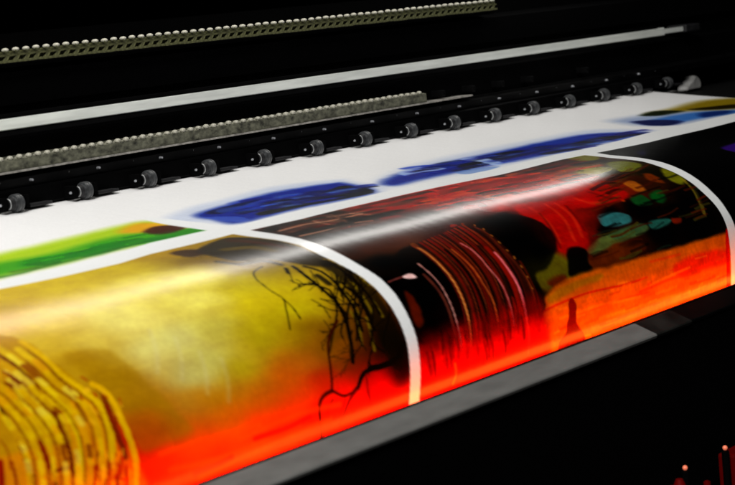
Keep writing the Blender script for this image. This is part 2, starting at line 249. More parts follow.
 ('l','D',(30,60,0),0.4,5.9,3.5,[(-198,260),(-179,261.6)]),
 ('l','D',(10,130,0),0.38,5,5.6,[(-276,263.2),(-260,263.2)]),
 ('l','D',(30,60,0),0.29,6,5.3,[(-194,255.2),(-178,256)]),
 ('l','D',(0,70,0),0.43,6.1,4.6,[(-238,255.2),(-218,257.6)]),
 ('l','D',(0,70,0),0.3,5.4,5.1,[(-294,255.2),(-272,256)]),
 ('l','D',(10,130,0),0.32,5.4,6.2,[(-323,256),(-302,256)]),
 ('l','D',(90,170,0),0.51,5.9,5.3,[(-283,250.4),(-271,249.6)]),
 ('l','D',(0,100,10),0.45,6.3,4.9,[(-236,270.4),(-209,272)]),
 ('l','D',(10,130,0),0.35,5.7,6.6,[(-292,272.8),(-278,273.6)]),
 ('l','D',(0,70,0),0.53,5.3,4.5,[(-340,269.6),(-320,270.4)]),
 ('p','A',(158,112,0),0.5,7.9,0,[(-471,441.6),(-436,447.2),(-430,463.2),(-424,486.4),(-414,513.6),(-410,528),(-438,530.4),(-461,528),(-464,496),(-466,469.6)]),
 ('p','A',(20,12,0),0.85,6,0,[(-230,334.4),(-187,315.2),(-165,317.6),(-156,354.4),(-159,384),(-162,410.4),(-164,427.2),(-182,420.8),(-196,405.6),(-208,386.4),(-229,381.6),(-234,367.2)]),
 ('p','A',(35,12,0),0.8,7.5,0,[(-245,320),(-224,322.4),(-227,341.6),(-248,345.6)]),
 ('l','A',(110,80,0),0.6,7,7,[(-253,366.4),(-237,372.8),(-236,393.6),(-218,392.8)]),
 ('l','A',(140,115,10),0.5,6.9,10.3,[(-209,347.2),(-190,357.6),(-184,376)]),
 ('l','A',(90,20,0),0.6,7.1,7.1,[(-177,323.2),(-172,346.4),(-169,376.8)]),
 ('l','A',(15,10,0),0.6,4.8,6,[(-245,372.8),(-235,387.2),(-213,390.4),(-207,404.8)]),
 ('l','A',(215,205,150),0.25,4.2,3.3,[(-374,455.2),(-384,474.4),(-395,489.6)]),
 ('l','A',(215,205,150),0.25,4.2,3.3,[(-364,472.8),(-372,491.2),(-381,505.6)]),
 ('l','A',(215,205,150),0.25,4.5,3.6,[(-350,484),(-357,501.6),(-366,516)]),
 ('l','A',(215,205,150),0.25,4.3,3.5,[(-387,440.8),(-399,462.4),(-411,478.4)]),
 ('p','A',(10,5,0),0.75,6.1,0,[(-173,416),(-161,420.8),(-156,436.8),(-154,464),(-158,490.4),(-161,512.8),(-169,532),(-182,532),(-186,516),(-184,498.4),(-182,481.6),(-180,464),(-179,441.6)]),
 ('l','A',(125,100,5),0.8,1.9,3.4,[(-183,447.2),(-188,466.4),(-192,484.8)]),
 ('l','A',(125,100,5),0.8,1.9,3.2,[(-169,450.4),(-172,465.6),(-176,483.2)]),
 ('l','A',(125,100,5),0.8,1.6,2.8,[(-197,475.2),(-199,489.6),(-208,506.4)]),
 ('l','A',(125,100,5),0.8,2.3,4,[(-177,432.8),(-178,451.2)]),
 ('l','A',(125,100,5),0.8,1.6,2.7,[(-186,486.4),(-193,504),(-197,513.6)]),
 ('l','A',(125,100,5),0.8,2,3.5,[(-166,472.8),(-168,488.8)]),
 ('l','A',(125,100,5),0.8,2.2,3.8,[(-152,424.8),(-153,440.8),(-155,456.8)]),
 ('l','A',(8,3,0),0.92,0.7,2.4,[(-218,504),(-215,496),(-210,488),(-203,479.2),(-194,471.2)]),
 ('l','A',(8,3,0),0.92,0.6,1.3,[(-194,471.2),(-187,467.2),(-181,462.4),(-174,457.6),(-167,452.8)]),
 ('l','A',(8,3,0),0.92,0.6,0.8,[(-187,467.2),(-184,464.8),(-180,462.4),(-177,460.8),(-173,458.4)]),
 ('l','A',(8,3,0),0.92,0.6,0.8,[(-181,462.4),(-177,461.6),(-173,460),(-169,458.4),(-164,456.8)]),
 ('l','A',(8,3,0),0.92,0.6,0.8,[(-187,467.2),(-184,464.8),(-180,461.6),(-177,459.2),(-173,456.8)]),
 ('l','A',(8,3,0),0.92,0.8,1.7,[(-210,488),(-209,480.8),(-205,474.4),(-202,467.2),(-199,459.2)]),
 ('l','A',(8,3,0),0.92,0.6,0.8,[(-205,474.4),(-201,470.4),(-196,466.4),(-191,462.4),(-186,459.2)]),
 ('l','A',(8,3,0),0.92,0.9,1.3,[(-202,467.2),(-205,464.8),(-208,461.6),(-212,460),(-215,457.6)]),
 ('l','A',(8,3,0),0.92,0.8,1.2,[(-205,474.4),(-211,472),(-216,469.6),(-219,465.6),(-224,463.2)]),
 ('l','A',(8,3,0),0.92,0.6,2.1,[(-211,501.6),(-202,492.8),(-193,484.8),(-182,476),(-173,465.6)]),
 ('l','A',(8,3,0),0.92,0.6,1.4,[(-193,484.8),(-186,476.8),(-180,469.6),(-171,460.8),(-163,452.8)]),
 ('l','A',(8,3,0),0.92,0.6,0.8,[(-171,460.8),(-165,457.6),(-158,455.2),(-152,453.6),(-145,450.4)]),
 ('l','A',(8,3,0),0.92,0.9,1.2,[(-186,476.8),(-185,472),(-185,467.2),(-185,462.4),(-184,456.8)]),
 ('l','A',(8,3,0),0.92,0.9,1.3,[(-186,476.8),(-184,472),(-184,468),(-184,463.2),(-183,458.4)]),
 ('l','A',(8,3,0),0.92,0.8,1.7,[(-173,465.6),(-170,460),(-166,454.4),(-163,448),(-160,442.4)]),
 ('l','A',(8,3,0),0.92,0.9,1.3,[(-163,448),(-162,444.8),(-160,440.8),(-160,437.6),(-159,433.6)]),
 ('l','A',(8,3,0),0.92,1,1.5,[(-166,454.4),(-167,451.2),(-167,447.2),(-166,443.2),(-166,439.2)]),
 ('l','A',(8,3,0),0.92,0.9,1.4,[(-160,442.4),(-159,439.2),(-159,436),(-157,432.8),(-156,429.6)]),
 ('l','A',(8,3,0),0.92,0.7,2.3,[(-208,506.4),(-204,496),(-199,485.6),(-191,475.2),(-179,464)]),
 ('l','A',(8,3,0),0.92,0.6,1.4,[(-179,464),(-173,456.8),(-168,448),(-160,439.2),(-151,429.6)]),
 ('l','A',(8,3,0),0.92,0.5,0.8,[(-173,456.8),(-166,452),(-157,447.2),(-148,442.4),(-139,437.6)]),
 ('l','A',(8,3,0),0.92,0.6,1.2,[(-191,475.2),(-181,472),(-172,469.6),(-162,468),(-152,465.6)]),
 ('l','A',(8,3,0),0.92,0.6,0.8,[(-181,472),(-174,470.4),(-167,468),(-160,464.8),(-153,462.4)]),
 ('l','A',(8,3,0),0.92,0.6,0.9,[(-162,468),(-155,465.6),(-149,464.8),(-142,463.2),(-135,462.4)]),
 ('l','A',(8,3,0),0.92,0.6,1.3,[(-179,464),(-166,460),(-152,455.2),(-138,448.8),(-123,444)]),
 ('l','A',(8,3,0),0.92,0.7,1,[(-138,448.8),(-129,448.8),(-118,446.4),(-109,445.6),(-99,445.6)]),
 ('l','A',(8,3,0),0.92,0.7,1.1,[(-123,444),(-115,443.2),(-107,440.8),(-98,439.2),(-91,439.2)]),
 ('l','A',(8,3,0),0.92,0.9,2.5,[(-204,481.6),(-203,474.4),(-203,467.2),(-200,459.2),(-198,451.2)]),
 ('l','A',(8,3,0),0.92,1.1,2.1,[(-198,451.2),(-200,448.8),(-202,445.6),(-204,443.2),(-206,440)]),
 ('l','A',(8,3,0),0.92,0.6,0.8,[(-204,443.2),(-207,443.2),(-211,444),(-215,445.6),(-218,445.6)]),
 ('l','A',(8,3,0),0.92,0.7,0.9,[(-204,443.2),(-202,440),(-201,436.8),(-199,433.6),(-197,430.4)]),
 ('l','A',(8,3,0),0.92,0.6,1.1,[(-200,459.2),(-193,452.8),(-186,447.2),(-178,441.6),(-168,434.4)]),
 ('l','A',(8,3,0),0.92,0.6,0.7,[(-186,447.2),(-180,444),(-173,441.6),(-167,439.2),(-161,436.8)]),
 ('l','A',(8,3,0),0.92,0.6,0.7,[(-193,452.8),(-189,449.6),(-184,446.4),(-180,442.4),(-174,438.4)]),
 ('l','A',(8,3,0),0.92,0.7,1.8,[(-194,464.8),(-191,459.2),(-188,452.8),(-182,445.6),(-176,438.4)]),
 ('l','A',(8,3,0),0.92,0.7,1.2,[(-176,438.4),(-173,432.8),(-170,427.2),(-165,420.8),(-160,413.6)]),
 ('l','A',(8,3,0),0.92,1.5,1.7,[(-160,413.6),(-162,411.2),(-162,408),(-163,404.8),(-166,403.2)]),
 ('l','A',(8,3,0),0.92,1.3,1.5,[(-160,413.6),(-160,411.2),(-160,408.8),(-160,406.4),(-159,403.2)]),
 ('l','A',(8,3,0),0.92,0.6,0.6,[(-170,427.2),(-164,422.4),(-159,417.6),(-154,412.8),(-147,407.2)]),
 ('l','A',(8,3,0),0.92,0.6,1,[(-182,445.6),(-177,440),(-171,433.6),(-164,428),(-156,422.4)]),
 ('l','A',(8,3,0),0.92,0.6,0.7,[(-171,433.6),(-167,429.6),(-163,425.6),(-158,420.8),(-154,416)]),
 ('l','A',(8,3,0),0.92,0.6,0.7,[(-164,428),(-157,424),(-151,419.2),(-144,414.4),(-137,409.6)]),
 ('l','A',(8,3,0),0.92,0.6,0.9,[(-191,459.2),(-186,455.2),(-180,451.2),(-175,447.2),(-169,444)]),
 ('l','A',(8,3,0),0.92,0.6,0.6,[(-169,444),(-164,440.8),(-160,438.4),(-155,436),(-150,433.6)]),
 ('l','A',(8,3,0),0.92,0.6,0.7,[(-175,447.2),(-170,445.6),(-166,444),(-161,442.4),(-157,441.6)]),
 ('l','A',(8,3,0),0.92,0.6,0.7,[(-180,451.2),(-177,448),(-174,445.6),(-170,442.4),(-166,439.2)]),
 ('l','A',(8,3,0),0.92,0.7,2.1,[(-199,508.8),(-191,501.6),(-185,493.6),(-177,485.6),(-170,477.6)]),
 ('l','A',(8,3,0),0.92,0.6,1.1,[(-191,501.6),(-187,498.4),(-181,495.2),(-175,493.6),(-169,492)]),
 ('l','A',(8,3,0),0.92,0.6,0.8,[(-187,498.4),(-183,498.4),(-181,500),(-178,500.8),(-175,501.6)]),
 ('l','A',(8,3,0),0.92,0.6,0.8,[(-175,493.6),(-171,492.8),(-167,492),(-163,491.2),(-159,490.4)]),
 ('l','A',(8,3,0),0.92,0.9,1.8,[(-185,493.6),(-187,489.6),(-189,486.4),(-193,483.2),(-196,480)]),
 ('l','A',(8,3,0),0.92,0.7,0.9,[(-189,486.4),(-192,485.6),(-196,485.6),(-199,486.4),(-202,485.6)]),
 ('l','A',(8,3,0),0.92,0.7,0.9,[(-187,489.6),(-190,488.8),(-193,488),(-197,488),(-200,487.2)]),
 ('l','A',(8,3,0),0.92,0.7,0.9,[(-189,486.4),(-193,485.6),(-196,484),(-200,483.2),(-204,482.4)]),
 ('l','A',(8,3,0),0.92,0.8,2.4,[(-185,498.4),(-184,490.4),(-183,483.2),(-180,475.2),(-178,467.2)]),
 ('l','A',(8,3,0),0.92,0.8,1.4,[(-180,475.2),(-185,472.8),(-191,471.2),(-197,468.8),(-203,467.2)]),
 ('l','A',(8,3,0),0.92,0.9,1.1,[(-203,467.2),(-204,464.8),(-204,462.4),(-205,459.2),(-205,456.8)]),
 ('l','A',(8,3,0),0.92,0.9,1.1,[(-203,467.2),(-207,466.4),(-209,464.8),(-211,462.4),(-212,460)]),
 ('l','A',(8,3,0),0.92,0.9,1.1,[(-191,471.2),(-193,468.8),(-196,466.4),(-197,464),(-198,460.8)]),
 ('l','A',(8,3,0),0.92,1,1.9,[(-178,467.2),(-178,461.6),(-179,456.8),(-179,451.2),(-177,444.8)]),
 ('l','A',(8,3,0),0.92,0.8,1,[(-178,461.6),(-176,457.6),(-173,452.8),(-172,448.8),(-171,444.8)]),
 ('l','A',(8,3,0),0.92,1,1.2,[(-179,456.8),(-180,453.6),(-180,449.6),(-180,446.4),(-180,442.4)]),
 ('l','A',(8,3,0),0.92,0.6,0.8,[(-179,451.2),(-174,446.4),(-169,441.6),(-165,436.8),(-161,431.2)]),
 ('l','A',(8,3,0),0.92,1.1,2.2,[(-198,452),(-200,448),(-203,444.8),(-206,441.6),(-208,437.6)]),
 ('l','A',(8,3,0),0.92,0.9,1.2,[(-206,441.6),(-210,440.8),(-213,439.2),(-218,439.2),(-222,438.4)]),
 ('l','A',(8,3,0),0.92,0.7,0.8,[(-218,439.2),(-221,440),(-224,440.8),(-226,440.8),(-229,440.8)]),
 ('l','A',(8,3,0),0.92,0.7,0.8,[(-218,439.2),(-221,439.2),(-225,439.2),(-228,440),(-233,441.6)]),
 ('l','A',(8,3,0),0.92,1.1,1.3,[(-213,439.2),(-215,437.6),(-215,435.2),(-215,432.8),(-216,430.4)]),
 ('l','A',(8,3,0),0.92,1,1.3,[(-206,441.6),(-209,440),(-212,438.4),(-216,437.6),(-219,436)]),
 ('l','A',(8,3,0),0.92,1.2,1.4,[(-219,436),(-220,434.4),(-221,432.8),(-221,431.2),(-222,429.6)]),
 ('l','A',(8,3,0),0.92,0.9,1.1,[(-209,440),(-211,438.4),(-214,437.6),(-217,436.8),(-221,437.6)]),
 ('l','A',(8,3,0),0.92,0.6,1.4,[(-203,464),(-196,458.4),(-188,452),(-180,446.4),(-171,440)]),
 ('l','A',(8,3,0),0.92,0.6,0.9,[(-196,458.4),(-191,453.6),(-186,448.8),(-180,444),(-174,439.2)]),
 ('l','A',(8,3,0),0.92,0.8,0.9,[(-186,448.8),(-184,445.6),(-182,442.4),(-181,439.2),(-179,435.2)]),
 ('l','A',(8,3,0),0.92,0.9,1,[(-191,453.6),(-190,449.6),(-190,446.4),(-190,443.2),(-189,439.2)]),
 ('l','A',(8,3,0),0.92,0.6,0.8,[(-171,440),(-166,436),(-159,431.2),(-153,426.4),(-146,422.4)]),
 ('l','A',(8,3,0),0.92,0.7,0.8,[(-146,422.4),(-141,420.8),(-135,418.4),(-129,416),(-123,414.4)]),
 ('l','A',(8,3,0),0.92,0.6,0.7,[(-153,426.4),(-149,424.8),(-144,422.4),(-140,419.2),(-136,416.8)]),
 ('l','A',(8,3,0),0.92,0.7,0.8,[(-146,422.4),(-141,420.8),(-136,419.2),(-131,417.6),(-126,416)]),
 ('l','A',(8,3,0),0.92,0.7,1.7,[(-184,512),(-180,506.4),(-174,500.8),(-167,496),(-161,490.4)]),
 ('l','A',(8,3,0),0.92,0.6,1,[(-161,490.4),(-154,488),(-148,485.6),(-141,484),(-135,483.2)]),
 ('l','A',(8,3,0),0.92,0.7,0.8,[(-154,488),(-151,485.6),(-148,482.4),(-145,479.2),(-144,476)]),
 ('l','A',(8,3,0),0.92,0.6,1.1,[(-167,496),(-163,492.8),(-160,489.6),(-156,485.6),(-154,482.4)]),
 ('l','A',(8,3,0),0.92,0.8,0.9,[(-156,485.6),(-155,484),(-155,481.6),(-153,479.2),(-153,477.6)]),
 ('l','A',(8,3,0),0.92,0.6,0.7,[(-160,489.6),(-157,487.2),(-155,485.6),(-153,484),(-151,481.6)]),
 ('l','A',(8,3,0),0.92,0.6,0.9,[(-161,490.4),(-154,488),(-149,486.4),(-142,484.8),(-136,484)]),
 ('l','A',(8,3,0),0.92,0.7,0.8,[(-154,488),(-152,489.6),(-150,490.4),(-147,492),(-144,492)]),
 ('l','A',(8,3,0),0.92,0.7,1.8,[(-180,479.2),(-177,472.8),(-172,465.6),(-165,459.2),(-159,451.2)]),
 ('l','A',(8,3,0),0.92,0.9,1.6,[(-159,451.2),(-158,447.2),(-156,443.2),(-156,439.2),(-155,435.2)]),
 ('l','A',(8,3,0),0.92,0.8,0.9,[(-156,443.2),(-154,440),(-151,436),(-149,432.8),(-147,428.8)]),
 ('l','A',(8,3,0),0.92,1.2,1.4,[(-156,443.2),(-157,441.6),(-157,440),(-158,438.4),(-159,436.8)]),
 ('l','A',(8,3,0),0.92,0.8,0.9,[(-156,439.2),(-154,436),(-152,432.8),(-150,428.8),(-148,425.6)]),
 ('l','A',(8,3,0),0.92,0.6,1,[(-159,451.2),(-151,448),(-143,445.6),(-134,442.4),(-125,440)]),
 ('l','A',(8,3,0),0.92,1,1.1,[(-134,442.4),(-132,444),(-129,444.8),(-126,445.6),(-123,445.6)]),
 ('l','A',(8,3,0),0.92,0.8,0.9,[(-134,442.4),(-129,442.4),(-123,442.4),(-119,443.2),(-112,442.4)]),
 ('l','A',(8,3,0),0.92,0.6,0.7,[(-143,445.6),(-137,441.6),(-130,437.6),(-124,435.2),(-117,432.8)]),
 ('l','A',(8,3,0),0.92,0.7,1.2,[(-172,465.6),(-170,462.4),(-169,458.4),(-166,454.4),(-164,450.4)]),
 ('l','A',(8,3,0),0.92,0.8,1,[(-164,450.4),(-163,447.2),(-162,444.8),(-161,441.6),(-160,438.4)]),
 ('l','A',(8,3,0),0.92,1,1.2,[(-166,454.4),(-167,452),(-167,449.6),(-168,448),(-167,444.8)]),
 ('l','A',(8,3,0),0.92,0.7,1.5,[(-209,492.8),(-214,496.8),(-218,500.8),(-222,505.6),(-225,510.4)]),
 ('l','A',(8,3,0),0.92,0.7,1,[(-214,496.8),(-217,500),(-220,503.2),(-222,506.4),(-225,509.6)]),
 ('l','A',(8,3,0),0.92,0.8,0.9,[(-225,509.6),(-226,512),(-226,514.4),(-226,516),(-225,518.4)]),
 ('l','A',(8,3,0),0.92,0.8,0.9,[(-222,506.4),(-222,508),(-222,510.4),(-222,512),(-221,513.6)]),
 ('l','A',(8,3,0),0.92,0.7,0.8,[(-220,503.2),(-221,504.8),(-222,507.2),(-223,508.8),(-224,510.4)]),
 ('l','A',(8,3,0),0.92,0.5,0.8,[(-218,500.8),(-223,504),(-228,505.6),(-233,507.2),(-239,508.8)]),
 ('l','A',(8,3,0),0.92,0.6,0.7,[(-239,508.8),(-241,508),(-244,508),(-246,508),(-249,508)]),
 ('l','A',(8,3,0),0.92,0.5,0.6,[(-223,504),(-226,504),(-230,504.8),(-233,505.6),(-237,505.6)]),
 ('l','A',(8,3,0),0.92,0.6,1.2,[(-208,506.4),(-215,509.6),(-221,512),(-229,514.4),(-236,515.2)]),
 ('l','A',(8,3,0),0.92,0.6,0.8,[(-215,509.6),(-219,508.8),(-223,508.8),(-227,508),(-230,507.2)]),
 ('l','A',(8,3,0),0.92,0.6,0.6,[(-223,508.8),(-225,508),(-228,508),(-231,508),(-234,508)]),
 ('l','A',(8,3,0),0.92,0.7,0.8,[(-219,508.8),(-221,508),(-224,506.4),(-226,505.6),(-229,504)]),
 ('l','A',(8,3,0),0.92,0.6,0.9,[(-229,514.4),(-233,516.8),(-238,519.2),(-242,521.6),(-245,524.8)]),
 ('l','A',(8,3,0),0.92,0.5,0.6,[(-242,521.6),(-245,522.4),(-249,523.2),(-253,524),(-256,525.6)]),
 ('l','A',(8,3,0),0.92,0.7,0.7,[(-233,516.8),(-235,518.4),(-237,520),(-239,521.6),(-240,523.2)]),
 ('l','A',(8,3,0),0.92,0.6,0.9,[(-229,514.4),(-233,512.8),(-237,511.2),(-241,509.6),(-245,508)]),
 ('l','A',(8,3,0),0.92,0.6,0.7,[(-233,512.8),(-235,512),(-237,511.2),(-240,510.4),(-242,509.6)]),
 ('l','A',(8,3,0),0.92,0.6,0.6,[(-233,512.8),(-236,512),(-239,512),(-242,512),(-245,512)]),
 ('l','A',(8,3,0),0.92,0.6,1.2,[(-208,483.2),(-215,484.8),(-221,485.6),(-228,488),(-235,490.4)]),
 ('l','A',(8,3,0),0.92,0.5,0.7,[(-235,490.4),(-238,491.2),(-241,492.8),(-244,493.6),(-247,494.4)]),
 ('l','A',(8,3,0),0.92,0.6,0.7,[(-241,492.8),(-242,493.6),(-244,495.2),(-246,496.8),(-248,498.4)]),
 ('l','A',(8,3,0),0.92,0.7,0.8,[(-247,494.4),(-248,496),(-249,497.6),(-250,499.2),(-250,500.8)]),
 ('l','A',(8,3,0),0.92,0.6,0.8,[(-215,484.8),(-218,484),(-221,483.2),(-225,483.2),(-228,483.2)]),
 ('l','A',(8,3,0),0.92,0.7,0.8,[(-221,483.2),(-223,483.2),(-224,482.4),(-226,482.4),(-228,482.4)]),
 ('l','A',(8,3,0),0.92,0.7,0.8,[(-218,484),(-220,483.2),(-222,483.2),(-224,482.4),(-226,482.4)]),
 ('l','A',(8,3,0),0.92,0.6,0.7,[(-228,488),(-231,487.2),(-235,488),(-238,488),(-241,488)]),
 ('l','A',(8,3,0),0.92,0.7,0.8,[(-238,488),(-239,487.2),(-240,486.4),(-241,485.6),(-242,484.8)]),
 ('l','A',(8,3,0),0.92,0.5,0.6,[(-231,487.2),(-233,488.8),(-235,489.6),(-237,490.4),(-239,491.2)]),
 ('l','A',(8,3,0),0.92,0.7,0.8,[(-235,488),(-236,487.2),(-237,486.4),(-239,486.4),(-240,486.4)]),
 ('l','A',(8,3,0),0.92,0.7,1.6,[(-199,512.8),(-203,515.2),(-206,518.4),(-208,521.6),(-209,524.8)]),
 ('l','A',(8,3,0),0.92,0.7,1.1,[(-206,518.4),(-208,520),(-210,521.6),(-211,523.2),(-212,524.8)]),
 ('l','A',(8,3,0),0.92,0.8,0.9,[(-211,523.2),(-211,524),(-211,524.8),(-212,525.6),(-212,527.2)]),
 ('l','A',(8,3,0),0.92,0.6,0.7,[(-212,524.8),(-213,525.6),(-214,525.6),(-216,526.4),(-217,527.2)]),
 ('l','A',(8,3,0),0.92,0.8,1.1,[(-206,518.4),(-208,520.8),(-209,522.4),(-210,524.8),(-212,526.4)]),
 ('l','A',(8,3,0),0.92,0.8,0.9,[(-212,526.4),(-212,528),(-213,528.8),(-213,530.4),(-213,532)]),
 ('l','A',(8,3,0),0.92,0.8,0.9,[(-208,520.8),(-208,522.4),(-207,524),(-207,525.6),(-206,527.2)]),
 ('l','A',(8,3,0),1,1,4.1,[(-200,412.8),(-203,429.6),(-204,447.2),(-203,464),(-208,481.6),(-217,500),(-226,516.8)]),
 ('l','A',(8,3,0),1,0.6,2.1,[(-203,462.4),(-210,472.8),(-218,480)]),
 ('l','A',(8,3,0),0.7,0.7,1.8,[(-216,478.4),(-231,491.2),(-245,504)]),
 ('l','A',(8,3,0),1,0.7,1.4,[(-224,400.8),(-240,406.4),(-249,418.4),(-251,435.2),(-249,447.2),(-256,457.6),(-263,468),(-269,476.8)]),
 ('l','A',(8,3,0),1,0.7,1.6,[(-249,447.2),(-249,458.4),(-251,470.4)]),
 ('l','A',(8,3,0),0.9,1.4,3.8,[(-209,412.8),(-214,420)]),
 ('l','A',(8,3,0),0.6,0.9,1.3,[(-214,421.6),(-222,432.8)]),
 ('l','A',(8,3,0),1,1.1,3.5,[(-191,416.8),(-184,428.8),(-185,446.4),(-188,459.2),(-192,477.6),(-199,495.2)]),
 ('l','A',(8,3,0),1,1.1,3.1,[(-163,420),(-164,434.4),(-164,449.6),(-166,470.4),(-169,487.2)]),
 ('l','A',(8,3,0),1,0.6,1.7,[(-160,435.2),(-176,449.6),(-193,460.8)]),
 ('l','A',(8,3,0),1,1,3.1,[(-178,455.2),(-176,464.8),(-180,481.6),(-186,497.6)]),
 ('l','A',(8,3,0),0.8,2.9,7.3,[(-192,433.6),(-192,444)]),
 ('l','A',(8,3,0),0.8,0.8,1.4,[(-192,424),(-200,440),(-207,451.2)]),
 ('l','A',(8,3,0),0.8,0.8,1.8,[(-211,482.4),(-222,492),(-224,502.4)]),
 ('l','A',(8,3,0),0.9,0.9,1.5,[(-202,489.6),(-208,500),(-206,511.2)]),
 ('l','A',(8,3,0),0.6,0.8,1.5,[(-230,477.6),(-231,487.2),(-240,499.2)]),
 ('l','A',(8,3,0),0.9,0.9,1.8,[(-190,496.8),(-194,509.6),(-187,517.6)]),
 ('l','A',(8,3,0),0.6,1,1.6,[(-224,456),(-220,464.8),(-222,476.8)]),
 ('l','A',(8,3,0),1,0.8,5.1,[(-162,516.8),(-172,524),(-187,527.2),(-209,526.4)]),
 ('l','A',(8,3,0),1,0.9,4.1,[(-206,526.4),(-220,528.8),(-229,536.8)]),
 ('l','A',(90,0,0),0.9,1.2,2.6,[(-229,536.8),(-241,544),(-249,552.8),(-257,560)]),
 ('l','A',(110,0,0),0.8,1.2,2.4,[(-216,529.6),(-218,541.6),(-216,552.8)]),
 ('l','A',(50,4,0),0.95,0.9,2.5,[(-217,480.8),(-237,492.8),(-246,503.2),(-253,517.6),(-259,532)]),
 ('l','A',(50,4,0),0.9,1.2,3.3,[(-259,532.8),(-269,534.4),(-276,540),(-278,554.4),(-277,566.4)]),
 ('l','A',(50,4,0),0.9,1,2.2,[(-259,532.8),(-248,539.2),(-237,539.2),(-228,535.2)]),
 ('l','A',(50,4,0),0.5,1.3,1.7,[(-260,539.2),(-268,547.2),(-266,557.6)]),
 ('l','A',(50,4,0),0.6,1.3,1.7,[(-246,542.4),(-254,552.8),(-261,556.8)]),
 ('p','A',(150,70,0),0.4,5.5,0,[(-238,499.2),(-221,498.4),(-228,514.4),(-244,520.8),(-247,512)]),
 ('p','A',(178,128,0),0.95,2.4,0,[(-511,392),(-494,403.2),(-484,417.6),(-483,440.8),(-479,463.2),(-475,481.6),(-475,497.6),(-480,515.2),(-493,550.4),(-603,520)]),
 ('p','A',(225,120,0),0.6,6.2,0,[(-594,504.8),(-545,504.8),(-514,509.6),(-480,515.2),(-468,532.8),(-472,556),(-603,520)]),
 ('p','A',(235,150,0),0.6,3.6,0,[(-493,479.2),(-478,485.6),(-480,504),(-489,524),(-506,526.4),(-510,511.2)]),
 ('l','A',(120,70,0),0.55,1.9,4.7,[(-490,429.6),(-490,449.6),(-489,464),(-489,480),(-492,496)]),
 ('l','A',(214,168,0),1,0.9,5.6,[(-487,417.6),(-486,441.6),(-485,460),(-479,474.4),(-477,479.2),(-473,492),(-476,504.8),(-483,521.6),(-488,527.2)]),
 ('l','A',(120,25,0),0.95,1.2,5,[(-467,485.6),(-472,504.8),(-474,516.8),(-475,528.8)]),
 ('l','A',(110,60,0),0.7,1.4,2.8,[(-469,471.2),(-467,480),(-467,488.8)]),
 ('l','A',(220,165,0),1,0.9,5.3,[(-468,472.8),(-463,480),(-462,492),(-464,506.4),(-466,521.6),(-467,532.8),(-472,552.8)]),
 ('l','A',(90,15,0),0.95,0.9,3.2,[(-515,420),(-512,432.8),(-510,450.4),(-511,468),(-511,484),(-515,501.6),(-517,513.6),(-522,528.8)]),
 ('l','A',(205,165,0),1,0.9,7.4,[(-508,414.4),(-508,420),(-506,437.6),(-505,456.8),(-503,472.8),(-502,485.6),(-504,500),(-510,514.4),(-516,534.4)]),
 ('l','A',(150,40,0),0.85,0.8,2.8,[(-506,485.6),(-507,500),(-512,514.4),(-518,530.4)]),
 ('p','A',(100,15,0),0.95,1.7,0,[(-524,441.6),(-519,445.6),(-514,453.6),(-518,460.8),(-527,459.2),(-530,452)]),
 ('l','A',(232,195,60),0.9,1,2.9,[(-521,441.6),(-518,447.2),(-517,452.8)]),
 ('p','A',(205,165,0),0.9,2.2,0,[(-540,484),(-521,481.6),(-513,488.8),(-520,497.6),(-533,496.8),(-545,496.8)]),
 ('l','A',(225,195,20),0.9,0.9,3.7,[(-527,459.2),(-527,468.8),(-528,480)]),
 ('l','A',(140,80,0),0.9,0.7,2.2,[(-531,458.4),(-531,468),(-531,480.8)]),
 ('l','A',(225,200,30),0.9,0.9,3.1,[(-519,457.6),(-518,469.6),(-518,482.4)]),
 ('l','A',(120,70,0),0.8,0.7,1.8,[(-514,458.4),(-514,468.8),(-514,479.2)]),
 ('l','A',(40,10,0),0.95,0.7,2.1,[(-547,467.2),(-547,475.2),(-548,484)]),
 ('l','A',(130,12,0),0.95,0.8,4.2,[(-535,502.4),(-536,509.6),(-538,520)]),
 ('l','A',(120,12,0),0.95,0.6,2.5,[(-538,524),(-531,523.2),(-523,524)]),
 ('l','A',(100,8,0),0.95,0.8,3.9,[(-548,496),(-552,509.6),(-554,520.8),(-557,531.2)]),
 ('l','A',(120,10,0),0.9,0.7,2.2,[(-563,508.8),(-566,519.2),(-569,526.4)]),
 ('l','A',(130,0,0),0.9,1.3,5.2,[(-571,506.4),(-580,524)]),
 ('l','A',(120,30,0),0.6,0.8,1.4,[(-561,492),(-561,501.6),(-567,512.8)]),
 ('l','A',(225,165,0),0.6,1.2,1.5,[(-487,488),(-488,497.6),(-494,512)]),
 ('l','A',(170,70,0),0.5,2.5,4.2,[(-495,500),(-496,509.6),(-498,515.2)]),
 ('l','A',(170,15,0),0.85,0.9,2.3,[(-504,530.4),(-508,543.2)]),
 ('l','A',(170,15,0),0.85,0.9,2.3,[(-499,532),(-502,542.4)]),
 ('l','A',(170,15,0),0.85,0.6,1.7,[(-504,529.6),(-497,531.2)]),
 ('l','A',(170,15,0),0.85,0.8,2.2,[(-482,525.6),(-484,536),(-489,540)]),
 ('l','A',(170,15,0),0.85,0.9,2.4,[(-478,528.8),(-483,539.2)]),
 ('l','A',(170,15,0),0.85,0.7,1.8,[(-488,540),(-481,543.2)]),
 ('l','A',(170,15,0),0.85,0.9,2.3,[(-477,535.2),(-479,549.6)]),
 ('l','A',(170,15,0),0.85,0.6,1.6,[(-508,528),(-498,529.6)]),
 ('l','A',(170,15,0),0.85,0.8,2,[(-491,534.4),(-496,546.4)]),
 ('l','A',(170,15,0),0.85,0.9,2.3,[(-487,544.8),(-488,549.6)]),
 ('l','A',(255,170,0),0.8,0.8,1.5,[(-479,524.8),(-484,530.4)]),
 ('l','A',(255,170,0),0.8,0.8,1.6,[(-492,542.4),(-489,547.2)]),
 ('l','A',(255,170,0),0.8,0.9,1.8,[(-474,538.4),(-476,548.8)]),
